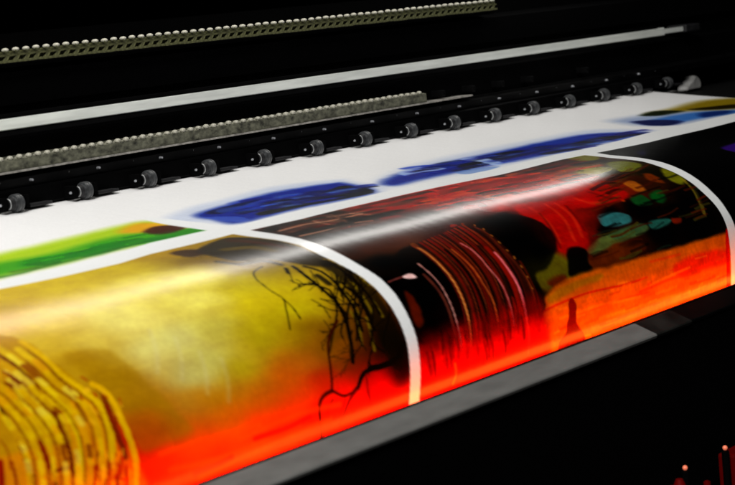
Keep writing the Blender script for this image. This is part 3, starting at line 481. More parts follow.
 ('l','A',(255,170,0),0.8,0.9,1.8,[(-502,533.6),(-505,542.4)]),
 ('l','A',(226,200,50),0.75,1,5.7,[(-556,456),(-555,459.2),(-553,462.4)]),
 ('l','A',(226,200,50),0.75,0.9,5.6,[(-551,464.8),(-550,467.2),(-550,469.6)]),
 ('l','A',(205,155,0),0.75,0.8,4,[(-550,472.8),(-549,475.2),(-549,476.8)]),
 ('l','A',(228,192,10),0.75,0.9,5.7,[(-548,479.2),(-548,483.2),(-548,487.2)]),
 ('l','A',(200,148,0),0.75,0.8,4.9,[(-548,489.6),(-547,492),(-548,494.4)]),
 ('l','A',(228,192,10),0.75,0.8,3.7,[(-548,497.6),(-549,499.2),(-549,500.8)]),
 ('l','A',(226,200,50),0.75,0.8,4.1,[(-549,501.6),(-549,503.2),(-550,504.8)]),
 ('l','A',(222,180,0),0.75,0.7,4.7,[(-550,507.2),(-551,508.8),(-551,510.4)]),
 ('l','A',(226,200,50),0.75,0.7,4.6,[(-552,512),(-553,515.2),(-554,518.4)]),
 ('l','A',(215,170,0),0.75,0.8,5.1,[(-555,520.8),(-556,524),(-557,527.2)]),
 ('l','A',(205,155,0),0.75,0.8,3.4,[(-558,528),(-558,528.8),(-558,530.4)]),
 ('l','A',(215,170,0),0.75,0.8,5.5,[(-559,532),(-559,532.8),(-559,533.6)]),
 ('l','A',(228,192,10),0.75,0.8,3.8,[(-559,535.2),(-560,536.8),(-560,539.2)]),
 ('l','A',(95,22,0),0.55,0.7,1.9,[(-549,459.2),(-546,467.2),(-545,475.2),(-543,482.4),(-543,489.6),(-543,496),(-544,502.4),(-546,508.8),(-548,515.2),(-551,522.4),(-553,528),(-554,532.8),(-555,536.8)]),
 ('l','A',(215,150,0),0.75,1,5.6,[(-548,450.4),(-547,452.8),(-545,455.2)]),
 ('l','A',(205,155,0),0.75,1,5.3,[(-544,458.4),(-543,460.8),(-542,462.4)]),
 ('l','A',(215,150,0),0.75,0.9,6.1,[(-541,464.8),(-541,466.4),(-541,468)]),
 ('l','A',(215,170,0),0.75,0.9,3.8,[(-541,470.4),(-540,472.8),(-540,475.2)]),
 ('l','A',(222,180,0),0.75,0.9,4.9,[(-539,477.6),(-539,480.8),(-539,483.2)]),
 ('l','A',(200,148,0),0.75,0.8,4.8,[(-538,484.8),(-538,488.8),(-538,492)]),
 ('l','A',(222,180,0),0.75,0.7,3.1,[(-538,493.6),(-538,496),(-539,498.4)]),
 ('l','A',(205,155,0),0.75,0.8,5.7,[(-539,500.8),(-540,504.8),(-541,508.8)]),
 ('l','A',(215,170,0),0.75,0.8,3.3,[(-541,509.6),(-541,511.2),(-542,513.6)]),
 ('l','A',(228,192,10),0.75,0.7,4.8,[(-543,515.2),(-544,517.6),(-545,520.8)]),
 ('l','A',(215,170,0),0.75,0.8,3.5,[(-546,522.4),(-547,524.8),(-547,526.4)]),
 ('l','A',(228,192,10),0.75,0.8,4.8,[(-547,528),(-548,529.6),(-549,532)]),
 ('l','A',(226,200,50),0.75,0.8,5.5,[(-549,532.8),(-550,535.2),(-550,536.8)]),
 ('l','A',(200,148,0),0.75,0.8,4.4,[(-550,537.6),(-551,539.2),(-551,541.6)]),
 ('l','A',(95,22,0),0.55,0.7,1.8,[(-540,456),(-537,464),(-536,472),(-534,480),(-533,487.2),(-533,493.6),(-534,500),(-535,506.4),(-537,513.6),(-540,520.8),(-542,527.2),(-544,532),(-545,536.8)]),
 ('l','A',(200,148,0),0.75,1,6.6,[(-537,448),(-536,452),(-534,456)]),
 ('l','A',(215,150,0),0.75,0.9,6.5,[(-532,460),(-532,462.4),(-532,464.8)]),
 ('l','A',(215,170,0),0.75,0.9,4,[(-532,468.8),(-531,471.2),(-531,474.4)]),
 ('l','A',(215,150,0),0.75,0.8,4.3,[(-530,476.8),(-530,479.2),(-529,481.6)]),
 ('l','A',(205,155,0),0.75,0.8,4.9,[(-529,484.8),(-528,488),(-528,490.4)]),
 ('l','A',(200,148,0),0.75,0.8,4,[(-528,493.6),(-528,496.8),(-529,500.8)]),
 ('l','A',(215,170,0),0.75,0.8,4.2,[(-529,503.2),(-530,507.2),(-531,510.4)]),
 ('l','A',(228,192,10),0.75,0.8,3.4,[(-532,514.4),(-533,516.8),(-534,518.4)]),
 ('l','A',(228,192,10),0.75,0.8,3.7,[(-535,520.8),(-536,523.2),(-536,524.8)]),
 ('l','A',(200,148,0),0.75,0.8,3.6,[(-537,526.4),(-538,528.8),(-538,531.2)]),
 ('l','A',(120,48,0),0.75,0.8,5.3,[(-539,532),(-539,534.4),(-540,536)]),
 ('l','A',(200,148,0),0.75,0.8,4.8,[(-540,538.4),(-541,540.8),(-541,543.2)]),
 ('l','A',(95,22,0),0.55,0.7,1.9,[(-530,451.2),(-528,460),(-527,469.6),(-525,476.8),(-524,484.8),(-523,491.2),(-523,497.6),(-524,504),(-526,511.2),(-529,519.2),(-531,525.6),(-533,531.2),(-535,536.8)]),
 ('l','A',(205,155,0),0.75,1,7.6,[(-528,442.4),(-527,445.6),(-526,448.8)]),
 ('l','A',(226,200,50),0.75,0.9,4.2,[(-525,450.4),(-524,455.2),(-523,459.2)]),
 ('l','A',(215,170,0),0.75,0.9,3.9,[(-523,461.6),(-523,464),(-522,466.4)]),
 ('l','A',(200,148,0),0.75,0.9,6.3,[(-522,469.6),(-521,473.6),(-520,476.8)]),
 ('l','A',(226,200,50),0.75,0.8,6.1,[(-520,480.8),(-519,483.2),(-518,485.6)]),
 ('l','A',(228,192,10),0.75,0.9,6.5,[(-518,488),(-518,490.4),(-518,492.8)]),
 ('l','A',(215,150,0),0.75,0.8,4.6,[(-518,495.2),(-518,498.4),(-518,501.6)]),
 ('l','A',(215,170,0),0.75,0.8,5.3,[(-518,502.4),(-519,504),(-519,505.6)]),
 ('l','A',(120,48,0),0.75,0.8,4.2,[(-520,509.6),(-522,513.6),(-523,518.4)]),
 ('l','A',(226,200,50),0.75,0.8,4.5,[(-525,521.6),(-526,524),(-527,526.4)]),
 ('l','A',(228,192,10),0.75,0.8,4.4,[(-527,528),(-528,530.4),(-529,532.8)]),
 ('l','A',(215,170,0),0.75,0.8,4.9,[(-529,534.4),(-530,536),(-530,537.6)]),
 ('l','A',(205,155,0),0.75,0.8,6,[(-531,540),(-531,544),(-531,544)]),
 ('l','A',(95,22,0),0.55,0.7,1.9,[(-521,447.2),(-518,456.8),(-518,466.4),(-516,474.4),(-514,481.6),(-513,488.8),(-512,494.4),(-513,501.6),(-515,509.6),(-518,517.6),(-520,524),(-523,530.4),(-525,536.8)]),
 ('l','A',(200,148,0),0.75,1,6.8,[(-518,435.2),(-517,440),(-516,444.8)]),
 ('l','A',(226,200,50),0.75,0.9,6.6,[(-515,447.2),(-514,453.6),(-513,458.4)]),
 ('l','A',(222,180,0),0.75,0.9,5.6,[(-513,461.6),(-513,465.6),(-512,469.6)]),
 ('l','A',(222,180,0),0.75,0.9,6.4,[(-511,472.8),(-510,476.8),(-509,480.8)]),
 ('l','A',(120,48,0),0.75,0.8,4.1,[(-508,482.4),(-508,485.6),(-507,488)]),
 ('l','A',(228,192,10),0.75,0.8,5.5,[(-507,489.6),(-507,491.2),(-506,493.6)]),
 ('l','A',(200,148,0),0.75,0.8,3.9,[(-507,496.8),(-507,499.2),(-507,501.6)]),
 ('l','A',(215,150,0),0.75,0.8,4.3,[(-508,504),(-509,508.8),(-511,513.6)]),
 ('l','A',(226,200,50),0.75,0.8,4.1,[(-512,516),(-513,520),(-515,523.2)]),
 ('l','A',(228,192,10),0.75,0.8,5,[(-516,525.6),(-517,528),(-517,529.6)]),
 ('l','A',(228,192,10),0.75,0.8,5.2,[(-518,531.2),(-519,533.6),(-520,536.8)]),
 ('l','A',(205,155,0),0.75,0.8,4.2,[(-520,538.4),(-521,540.8),(-521,543.2)]),
 ('l','A',(95,22,0),0.55,0.7,2,[(-511,443.2),(-509,453.6),(-508,463.2),(-506,471.2),(-504,479.2),(-502,485.6),(-501,491.2),(-502,499.2),(-503,507.2),(-506,515.2),(-509,522.4),(-512,529.6),(-515,536.8)]),
 ('l','A',(226,200,50),0.75,1.1,5,[(-507,428.8),(-507,434.4),(-506,440)]),
 ('l','A',(120,48,0),0.75,1,7.4,[(-505,443.2),(-504,448.8),(-504,453.6)]),
 ('l','A',(226,200,50),0.75,0.9,4.4,[(-504,456.8),(-504,460),(-503,462.4)]),
 ('l','A',(228,192,10),0.75,0.9,4.5,[(-503,466.4),(-502,470.4),(-500,474.4)]),
 ('l','A',(200,148,0),0.75,1,5.4,[(-499,476),(-498,478.4),(-497,480.8)]),
 ('l','A',(215,170,0),0.75,0.8,4.7,[(-497,484),(-496,487.2),(-495,490.4)]),
 ('l','A',(226,200,50),0.75,0.9,5,[(-496,494.4),(-496,496.8),(-496,499.2)]),
 ('l','A',(215,150,0),0.75,0.8,4.8,[(-496,502.4),(-498,507.2),(-500,512)]),
 ('l','A',(120,48,0),0.75,0.8,4.8,[(-501,515.2),(-502,518.4),(-503,520.8)]),
 ('l','A',(215,170,0),0.75,0.8,3.9,[(-505,524),(-505,525.6),(-506,528)]),
 ('l','A',(205,155,0),0.75,0.8,4.6,[(-507,531.2),(-509,536),(-511,540.8)]),
 ('l','A',(95,22,0),0.55,0.7,2,[(-501,438.4),(-499,449.6),(-499,460),(-497,468.8),(-493,476),(-491,482.4),(-490,488.8),(-490,496.8),(-491,504.8),(-495,513.6),(-498,521.6),(-501,528.8),(-504,536.8)]),
 ('l','A',(228,192,10),0.75,1.2,6.3,[(-496,424.8),(-496,432.8),(-495,439.2)]),
 ('l','A',(215,150,0),0.75,1.1,7.4,[(-494,441.6),(-494,446.4),(-494,450.4)]),
 ('l','A',(215,170,0),0.75,1,5.7,[(-494,453.6),(-494,456),(-494,458.4)]),
 ('l','A',(200,148,0),0.75,1.1,6,[(-494,460),(-493,464),(-492,467.2)]),
 ('l','A',(226,200,50),0.75,0.9,6.6,[(-490,471.2),(-488,475.2),(-487,479.2)]),
 ('l','A',(215,170,0),0.75,0.9,6,[(-486,480.8),(-485,484.8),(-484,488)]),
 ('l','A',(200,148,0),0.75,0.9,5.2,[(-484,490.4),(-484,494.4),(-484,497.6)]),
 ('l','A',(205,155,0),0.75,0.8,5.1,[(-485,501.6),(-486,504.8),(-488,508.8)]),
 ('l','A',(222,180,0),0.75,0.8,4,[(-489,512.8),(-491,517.6),(-493,521.6)]),
 ('l','A',(205,155,0),0.75,0.9,5.3,[(-494,523.2),(-495,526.4),(-496,529.6)]),
 ('l','A',(228,192,10),0.75,0.8,5.1,[(-497,531.2),(-498,535.2),(-500,539.2)]),
 ('l','A',(215,150,0),0.75,0.9,5.5,[(-500,540.8),(-501,546.4),(-501,546.4)]),
 ('l','A',(95,22,0),0.55,0.7,2,[(-490,433.6),(-489,445.6),(-489,456),(-487,465.6),(-483,473.6),(-481,480),(-478,485.6),(-479,494.4),(-480,502.4),(-483,511.2),(-487,520),(-490,528),(-494,536.8)]),
 ('l','A',(120,20,0),0.8,0.8,1.4,[(-488,477.6),(-487,480)]),
 ('l','A',(235,175,20),0.8,0.7,1.5,[(-457,492),(-457,495.2)]),
 ('l','A',(235,175,20),0.8,0.7,1.7,[(-478,475.2),(-478,478.4)]),
 ('l','A',(235,175,20),0.8,0.8,1.4,[(-487,498.4),(-486,501.6)]),
 ('l','A',(120,20,0),0.8,0.7,1.3,[(-488,469.6),(-487,472.8)]),
 ('l','A',(235,175,20),0.8,0.7,1.4,[(-489,522.4),(-490,525.6)]),
 ('l','A',(235,175,20),0.8,0.8,2.2,[(-475,474.4),(-474,476.8)]),
 ('l','A',(160,40,0),0.8,0.7,1.6,[(-501,535.2),(-502,539.2)]),
 ('l','A',(160,40,0),0.8,0.7,1.8,[(-484,479.2),(-484,481.6)]),
 ('l','A',(160,40,0),0.8,0.7,2.1,[(-472,480),(-472,482.4)]),
 ('l','A',(120,20,0),0.8,0.7,1.5,[(-472,521.6),(-474,525.6)]),
 ('l','A',(120,20,0),0.8,0.7,2,[(-496,539.2),(-499,543.2)]),
 ('l','A',(235,175,20),0.8,0.8,1.7,[(-466,479.2),(-464,481.6)]),
 ('l','A',(160,40,0),0.8,0.7,1.4,[(-487,541.6),(-489,545.6)]),
 ('l','A',(120,20,0),0.8,0.6,1.5,[(-495,520),(-497,523.2)]),
 ('l','A',(160,40,0),0.8,0.7,1.8,[(-489,529.6),(-490,533.6)]),
 ('l','A',(120,20,0),0.8,0.6,1.7,[(-467,501.6),(-469,505.6)]),
 ('l','A',(160,40,0),0.8,0.7,1.8,[(-472,464.8),(-470,468.8)]),
 ('l','A',(120,20,0),0.8,0.7,1.4,[(-484,478.4),(-485,481.6)]),
 ('l','A',(160,40,0),0.8,0.8,1.4,[(-466,482.4),(-464,485.6)]),
 ('l','A',(235,175,20),0.8,0.6,1.4,[(-463,497.6),(-465,501.6)]),
 ('l','A',(235,175,20),0.8,0.7,1.3,[(-481,492),(-480,495.2)]),
 ('l','A',(235,175,20),0.8,0.7,1.4,[(-495,532),(-497,536)]),
 ('l','A',(120,20,0),0.8,0.7,1.7,[(-485,539.2),(-488,544)]),
 ('l','A',(160,40,0),0.8,0.7,2,[(-478,536.8),(-478,541.6)]),
 ('l','A',(120,20,0),0.8,0.7,1.6,[(-487,541.6),(-486,545.6)]),
 ('l','A',(120,20,0),0.8,0.7,1.9,[(-491,528.8),(-492,532)]),
 ('l','A',(235,175,20),0.8,0.7,2.1,[(-487,528.8),(-488,532.8)]),
 ('l','A',(235,175,20),0.8,0.7,1.3,[(-475,524),(-477,528)]),
 ('l','A',(120,20,0),0.8,0.6,1.1,[(-490,528),(-492,531.2)]),
 ('l','A',(120,20,0),0.8,0.7,1.4,[(-474,513.6),(-474,517.6)]),
 ('l','A',(235,175,20),0.8,0.6,1.5,[(-480,487.2),(-481,491.2)]),
 ('l','A',(160,40,0),0.8,0.7,1.3,[(-455,488.8),(-457,493.6)]),
 ('l','A',(120,20,0),0.8,0.8,1.9,[(-469,492.8),(-468,496)]),
 ('l','A',(255,80,0),0.5,3.4,3.4,[(-445,535.2),(-405,535.2),(-343,539.2)]),
 ('l','A',(255,80,0),0.5,3.7,3.7,[(-438,548),(-378,552.8),(-301,548.8)]),
 ('l','A',(255,80,0),0.5,4.1,4.1,[(-410,560.8),(-346,556.8),(-266,553.6)]),
 ('l','A',(255,80,0),0.5,3.9,3.9,[(-366,544.8),(-299,541.6),(-253,544.8)]),
 ('l','A',(235,0,0),0.8,2.2,3.7,[(-415,556.8),(-394,556.8),(-376,555.2)]),
 ('l','A',(235,0,0),0.8,3,3.8,[(-351,548),(-318,548.8),(-289,546.4)]),
 ('l','B',(170,120,95),0.6,4.5,6,[(-101,291.2),(-65,292.8),(-35,300)]),
 ('l','B',(170,120,95),0.6,4.6,6.2,[(-116,319.2),(-82,319.2),(-40,329.6),(-13,336)]),
 ('l','B',(170,120,95),0.6,4.2,5.5,[(-123,342.4),(-91,354.4),(-45,356),(-34,360.8)]),
 ('l','B',(170,120,95),0.5,4.5,5.6,[(-63,302.4),(-72,335.2),(-60,351.2)]),
 ('l','B',(170,120,95),0.5,2.9,3.1,[(-121,363.2),(-95,368.8),(-70,364.8)]),
 ('l','B',(12,0,0),0.9,4.5,10.4,[(-112,308),(-71,309.6),(-25,317.6)]),
 ('l','B',(12,0,0),0.95,4.1,9.4,[(-118,349.6),(-82,352.8),(-39,356.8),(-39,368)]),
 ('l','B',(12,0,0),0.8,2.9,6.8,[(-128,380),(-90,376),(-50,382.4)]),
 ('l','B',(12,0,0),0.9,4.9,11.3,[(-145,316.8),(-119,322.4)]),
 ('l','B',(12,0,0),0.6,6.3,10.6,[(-4,312),(22,332),(52,348.8)]),
 ('l','B',(12,0,0),0.9,4.6,11.9,[(-16,355.2),(20,372.8),(78,380.8),(87,391.2)]),
 ('l','B',(12,0,0),0.85,3.2,7,[(-22,382.4),(21,383.2),(59,388.8)]),
 ('l','B',(12,0,0),0.8,7,13.4,[(220,322.4),(256,333.6),(276,350.4)]),
 ('l','B',(12,0,0),0.5,4.7,7.3,[(101,352.8),(140,365.6),(176,375.2)]),
 ('l','B',(12,0,0),0.95,5.7,15.3,[(297,324.8),(330,340),(363,349.6),(349,376)]),
 ('l','B',(12,0,0),0.6,3.8,5.8,[(235,382.4),(280,388.8)]),
 ('l','B',(200,90,15),0.7,7.3,7.3,[(110,328.8),(120,351.2),(119,382.4)]),
 ('l','B',(200,90,15),0.6,4.7,8.8,[(125,370.4),(151,375.2),(181,377.6)]),
 ('l','B',(200,90,15),0.6,5.1,9.5,[(208,365.6),(244,376.8),(297,378.4)]),
 ('l','B',(200,90,15),0.7,6.5,8.1,[(279,354.4),(312,363.2),(337,365.6)]),
 ('p','B',(105,100,0),0.95,5.4,0,[(361,309.6),(386,311.2),(384,334.4),(361,346.4),(345,334.4)]),
 ('p','B',(105,108,18),0.95,4.5,0,[(351,364),(374,369.6),(376,389.6),(345,403.2),(327,397.6),(333,382.4)]),
 ('p','B',(140,135,20),0.8,6.7,0,[(294,362.4),(328,371.2),(330,386.4),(298,389.6),(281,376.8)]),
 ('p','B',(112,110,8),0.95,3.5,0,[(383,411.2),(386,424),(382,439.2),(367,445.6),(360,435.2),(367,422.4)]),
 ('l','B',(130,110,20),0.75,2.7,5.5,[(379,440.8),(373,457.6),(364,471.2),(354,486.4)]),
 ('l','B',(0,0,0),0.6,1.8,3.5,[(381,444.8),(373,460.8),(363,476)]),
 ('p','B',(165,80,8),0.95,3.5,0,[(291,419.2),(309,420),(308,432.8),(303,440.8),(289,437.6)]),
 ('p','B',(110,36,0),0.95,3.6,0,[(343,412.8),(353,417.6),(347,435.2),(337,434.4),(331,425.6)]),
 ('l','B',(205,60,0),0.8,3,6.2,[(253,405.6),(248,426.4),(253,444)]),
 ('p','B',(8,66,20),0.95,3.1,0,[(266,445.6),(287,444),(291,454.4),(283,460),(263,455.2)]),
 ('p','B',(3,72,18),0.95,3.1,0,[(302,446.4),(324,444.8),(319,456),(303,461.6),(294,454.4)]),
 ('p','B',(38,105,105),0.95,2.2,0,[(194,455.2),(219,455.2),(237,463.2),(230,472.8),(206,472.8),(187,468)]),
 ('p','B',(78,90,35),0.95,2.5,0,[(134,486.4),(167,479.2),(207,477.6),(240,477.6),(248,484),(225,488),(182,488.8),(145,492.8)]),
 ('p','B',(35,80,50),0.6,4.1,0,[(185,478.4),(240,477.6),(249,483.2),(226,486.4),(193,487.2)]),
 ('p','B',(28,88,75),0.95,2,0,[(256,478.4),(280,479.2),(293,484),(278,487.2),(252,486.4)]),
 ('p','B',(120,20,0),0.9,2.1,0,[(295,482.4),(309,484),(305,488.8),(293,488)]),
 ('p','B',(95,28,0),0.8,5,0,[(127,498.4),(167,495.2),(220,496.8),(223,504),(178,503.2),(134,504)]),
 ('p','B',(88,78,5),0.8,4.6,0,[(42,497.6),(68,485.6),(97,480.8),(100,490.4),(89,505.6),(71,510.4),(47,510.4)]),
 ('p','B',(90,10,0),0.8,3.4,0,[(55,504.8),(71,501.6),(85,504),(80,511.2),(62,511.2)]),
 ('p','B',(190,80,0),0.7,2.8,0,[(99,442.4),(115,440),(115,450.4),(98,452.8)]),
 ('p','B',(120,6,0),0.7,11.6,0,[(97,412),(162,407.2),(236,416.8),(248,435.2),(199,453.6),(159,480),(126,491.2),(99,488),(85,470.4),(90,446.4)]),
 ('p','B',(178,2,0),0.9,4.2,0,[(113,408.8),(136,410.4),(178,420),(219,428),(209,439.2),(171,439.2),(161,456),(153,473.6),(134,486.4),(111,486.4),(96,479.2),(98,463.2),(106,444.8),(104,424.8)]),
 ('p','B',(178,2,0),0.85,4.8,0,[(180,418.4),(220,415.2),(265,412),(273,422.4),(273,438.4),(248,444.8),(217,441.6),(193,441.6),(179,431.2)]),
 ('l','B',(215,40,8),0.6,3.4,4.2,[(127,420),(121,445.6),(108,471.2)]),
 ('l','B',(215,40,8),0.6,3.3,4.1,[(152,420),(146,445.6),(129,473.6)]),
 ('l','B',(215,40,8),0.6,4.2,5.3,[(199,423.2),(207,436),(221,438.4)]),
 ('l','B',(215,40,8),0.6,3.5,4.3,[(165,424),(160,446.4),(144,472)]),
 ('l','B',(90,0,0),0.6,2.8,3.1,[(126,432),(114,456),(102,476.8)]),
 ('l','B',(90,0,0),0.6,3.3,3.6,[(172,431.2),(163,450.4),(155,466.4)]),
 ('l','B',(90,0,0),0.6,5,5.5,[(231,420),(238,434.4),(249,439.2)]),
 ('l','B',(150,20,5),0.8,12.6,21,[(-4,312),(28,321.6),(64,328.8)]),
 ('l','B',(165,12,0),0.8,11.8,19.6,[(0,337.6),(35,350.4),(75,354.4)]),
 ('l','B',(120,10,0),0.8,10.3,17.1,[(6,360.8),(26,368),(57,373.6)]),
 ('l','B',(175,10,0),0.8,11.5,19.2,[(82,326.4),(124,330.4),(168,334.4)]),
 ('l','B',(185,8,0),0.8,9.5,15.9,[(87,352),(133,359.2),(186,356.8)]),
 ('l','B',(165,4,0),0.8,10,16.6,[(145,339.2),(194,340),(247,340)]),
 ('l','B',(180,12,0),0.8,9.4,15.6,[(148,360),(193,364),(237,364)]),
 ('l','B',(195,40,5),0.8,9.5,15.8,[(162,373.6),(196,379.2),(232,384.8)]),
 ('l','B',(150,20,0),0.8,7.7,12.8,[(40,380),(69,387.2),(105,389.6)]),
 ('l','B',(0,0,0),0.66,2.5,3,[(269,457.6),(284,457.6),(298,456)]),
 ('l','B',(70,60,10),0.7,1.9,1.8,[(190,504),(202,503.2),(211,503.2)]),
 ('l','B',(0,0,0),0.69,3.3,4.6,[(248,429.6),(265,427.2),(273,428.8)]),
 ('l','B',(60,12,0),0.72,2,1.6,[(277,515.2),(293,514.4),(307,512.8)]),
 ('l','B',(60,12,0),0.47,2.2,1.8,[(339,476),(371,473.6),(398,471.2)]),
 ('l','B',(0,0,0),0.45,2.1,2.6,[(239,466.4),(257,464.8),(272,463.2)]),
 ('l','B',(0,0,0),0.46,2.5,1.5,[(345,449.6),(360,450.4),(377,448)]),
 ('l','B',(0,0,0),0.65,2.4,2.2,[(194,456.8),(214,455.2),(228,456)]),
 ('l','B',(0,0,0),0.54,2.2,2.4,[(193,470.4),(205,470.4),(214,470.4)]),
 ('l','B',(0,0,0),0.63,2,2.1,[(174,477.6),(189,476.8),(201,475.2)]),
 ('l','B',(0,0,0),0.59,2,2.7,[(248,491.2),(266,490.4),(281,489.6)]),
 ('l','B',(0,0,0),0.53,1.9,2.2,[(334,495.2),(353,496),(370,495.2)]),
 ('l','B',(60,12,0),0.72,2,1.4,[(187,492),(211,490.4),(227,492.8)]),
 ('l','B',(70,60,10),0.48,2.2,2.4,[(309,482.4),(335,483.2),(362,479.2)]),
 ('l','B',(0,0,0),0.76,2.1,1.5,[(299,481.6),(322,481.6),(344,479.2)]),
 ('l','B',(0,0,0),0.45,1.9,2.7,[(139,494.4),(153,493.6),(164,493.6)]),
 ('l','B',(90,20,0),0.62,3.3,2,[(242,420.8),(262,418.4),(274,419.2)]),
 ('l','B',(70,60,10),0.7,1.9,2.3,[(178,504),(198,505.6),(217,503.2)]),
 ('l','B',(0,0,0),0.62,2.1,2.6,[(316,469.6),(332,468.8),(347,467.2)]),
 ('l','B',(20,40,25),0.73,5.1,6.8,[(289,396),(308,392.8),(318,393.6)]),
 ('l','B',(90,20,0),0.62,2.5,2.8,[(359,454.4),(381,453.6),(399,453.6)]),
 ('l','B',(70,60,10),0.63,2,3.1,[(330,490.4),(343,489.6),(354,489.6)]),
 ('l','B',(0,0,0),0.53,2,2.3,[(228,508),(257,506.4),(278,508.8)]),
 ('l','B',(90,20,0),0.66,4.3,4.5,[(279,407.2),(303,404.8),(316,406.4)]),
 ('l','B',(0,0,0),0.54,1.9,2.8,[(200,500.8),(218,500),(233,499.2)]),
 ('l','B',(0,0,0),0.66,3,2.9,[(346,429.6),(370,430.4),(395,428)]),
 ('l','B',(60,12,0),0.48,3.5,3.8,[(293,404),(320,401.6),(350,395.2)]),
 ('l','B',(90,20,0),0.74,2.5,2.9,[(222,436.8),(258,432),(287,428)]),
 ('l','B',(0,0,0),0.47,2.9,2.1,[(221,440.8),(243,438.4),(255,440.8)]),
 ('l','B',(0,0,0),0.58,2,2.5,[(174,470.4),(191,470.4),(207,468.8)]),
 ('l','B',(60,12,0),0.66,2.5,3,[(317,449.6),(343,450.4),(368,448)]),
 ('l','B',(90,20,0),0.53,2,1.7,[(334,489.6),(348,488.8),(359,488)]),
 ('l','B',(60,12,0),0.59,2.6,2,[(228,429.6),(239,429.6),(254,426.4)]),
 ('l','B',(60,12,0),0.66,1.9,1.3,[(132,496.8),(159,497.6),(182,496.8)]),
 ('l','B',(0,0,0),0.61,2.4,2.3,[(277,456),(305,456.8),(332,454.4)]),
 ('l','B',(90,20,0),0.64,2.1,2.1,[(334,482.4),(350,482.4),(363,482.4)]),
 ('l','B',(70,60,10),0.79,1.9,2.8,[(184,480.8),(209,481.6),(239,475.2)]),
 ('l','B',(70,60,10),0.46,1.9,1.5,[(238,512.8),(263,512.8),(284,512)]),
 ('l','B',(0,0,0),0.61,2.2,2.8,[(270,470.4),(298,468.8),(319,468)]),
 ('l','B',(0,0,0),0.5,2,1.2,[(136,492),(149,491.2),(157,492)]),
 ('l','B',(0,0,0),0.66,3.7,3.6,[(283,408),(317,403.2),(339,403.2)]),
 ('l','B',(60,12,0),0.51,2,1.7,[(318,485.6),(337,485.6),(354,484.8)]),
 ('l','B',(20,40,25),0.63,1.9,1.7,[(244,507.2),(259,506.4),(270,507.2)]),
 ('l','B',(0,0,0),0.8,2.1,1.8,[(308,473.6),(322,473.6),(334,472.8)]),
 ('l','B',(70,60,10),0.46,3,3.4,[(271,417.6),(291,416),(315,410.4)]),
 ('l','B',(70,60,10),0.5,2,2,[(177,486.4),(201,486.4),(224,483.2)]),
 ('l','B',(0,0,0),0.78,2.1,2,[(243,470.4),(270,468),(294,465.6)]),
 ('l','B',(0,0,0),0.7,2.2,2.9,[(293,479.2),(314,477.6),(329,477.6)]),
 ('l','B',(0,0,0),0.72,3.2,2.2,[(285,410.4),(317,408.8),(360,397.6)]),
 ('l','B',(20,40,25),0.8,2.5,3,[(380,456.8),(393,456.8),(404,456)]),
 ('l','B',(20,40,25),0.5,2.2,1.7,[(159,475.2),(182,473.6),(197,475.2)]),
 ('l','B',(90,20,0),0.56,3.5,2.9,[(315,405.6),(347,403.2),(383,395.2)]),
 ('l','B',(70,60,10),0.75,2,2.5,[(287,516),(303,516),(316,515.2)]),
 ('l','B',(90,20,0),0.68,2.4,2.3,[(222,446.4),(237,444.8),(251,443.2)]),
 ('l','B',(90,20,0),0.57,2,1.7,[(275,476.8),(298,476),(319,472.8)]),
 ('l','B',(0,0,0),0.75,4,4.1,[(239,416.8),(269,412),(283,415.2)]),
 ('l','B',(60,12,0),0.78,2,1.6,[(184,481.6),(200,482.4),(216,480)]),
 ('l','B',(60,12,0),0.79,2.1,1.6,[(220,480),(243,479.2),(259,480)]),
 ('l','B',(60,12,0),0.7,3,3.7,[(245,422.4),(273,421.6),(302,416.8)]),
 ('l','B',(70,60,10),0.65,2.2,1.6,[(167,476),(185,476.8),(200,476)]),
 ('l','B',(0,0,0),0.46,1.9,1.8,[(222,487.2),(250,487.2),(278,483.2)]),
 ('l','B',(90,20,0),0.72,2.3,2.3,[(361,470.4),(383,468),(396,468.8)]),
 ('l','B',(70,60,10),0.47,2.5,2,[(212,440),(235,440),(258,437.6)]),
 ('l','B',(70,60,10),0.6,2.1,2.5,[(345,479.2),(362,477.6),(376,477.6)]),
 ('l','B',(90,20,0),0.61,2.3,1.8,[(194,447.2),(211,446.4),(228,443.2)]),
 ('l','B',(70,60,10),0.66,2.6,1.9,[(312,448.8),(325,448),(335,448)]),
 ('l','B',(0,0,0),0.75,2.7,1.8,[(273,443.2),(305,441.6),(331,440.8)]),
 ('l','B',(60,12,0),0.68,2.7,3.2,[(296,433.6),(318,432.8),(341,428.8)]),
 ('p','B',(218,92,0),1,3.2,0,[(31,526.4),(51,513.6),(88,507.2),(130,506.4),(174,508.8),(223,508.8),(274,510.4),(327,511.2),(389,512.8),(411,516.8),(402,576.8),(312,573.6),(157,572.8),(30,576.8)]),
 ('p','B',(235,98,0),0.8,7.9,0,[(27,538.4),(62,527.2),(130,525.6),(219,528.8),(316,531.2),(377,541.6),(401,574.4),(312,573.6),(157,572.8),(30,576.8)]),
 ('p','B',(228,20,0),0.8,6.8,0,[(266,527.2),(319,523.2),(372,528.8),(373,540.8),(314,540.8),(274,539.2)]),
 ('p','B',(150,110,0),0.6,4.9,0,[(48,516),(90,511.2),(137,512),(134,516.8),(91,518.4),(51,523.2)]),
 ('l','B',(215,30,0),0.85,1.1,2.2,[(31,528),(63,525.6),(113,524.8),(168,528),(200,528.8)]),
 ('l','B',(235,45,0),0.6,2.5,3,[(197,540),(255,538.4),(314,540.8)]),
 ('l','B',(235,45,0),0.6,2.4,1.9,[(108,540),(170,540.8),(215,543.2)]),
 ('l','B',(235,45,0),0.6,2.4,2.8,[(225,516),(281,518.4)]),
 ('l','B',(235,45,0),0.6,2.7,2.1,[(123,556.8),(195,556.8)]),
 ('l','B',(235,45,0),0.6,2.6,3.2,[(293,549.6),(344,550.4)]),
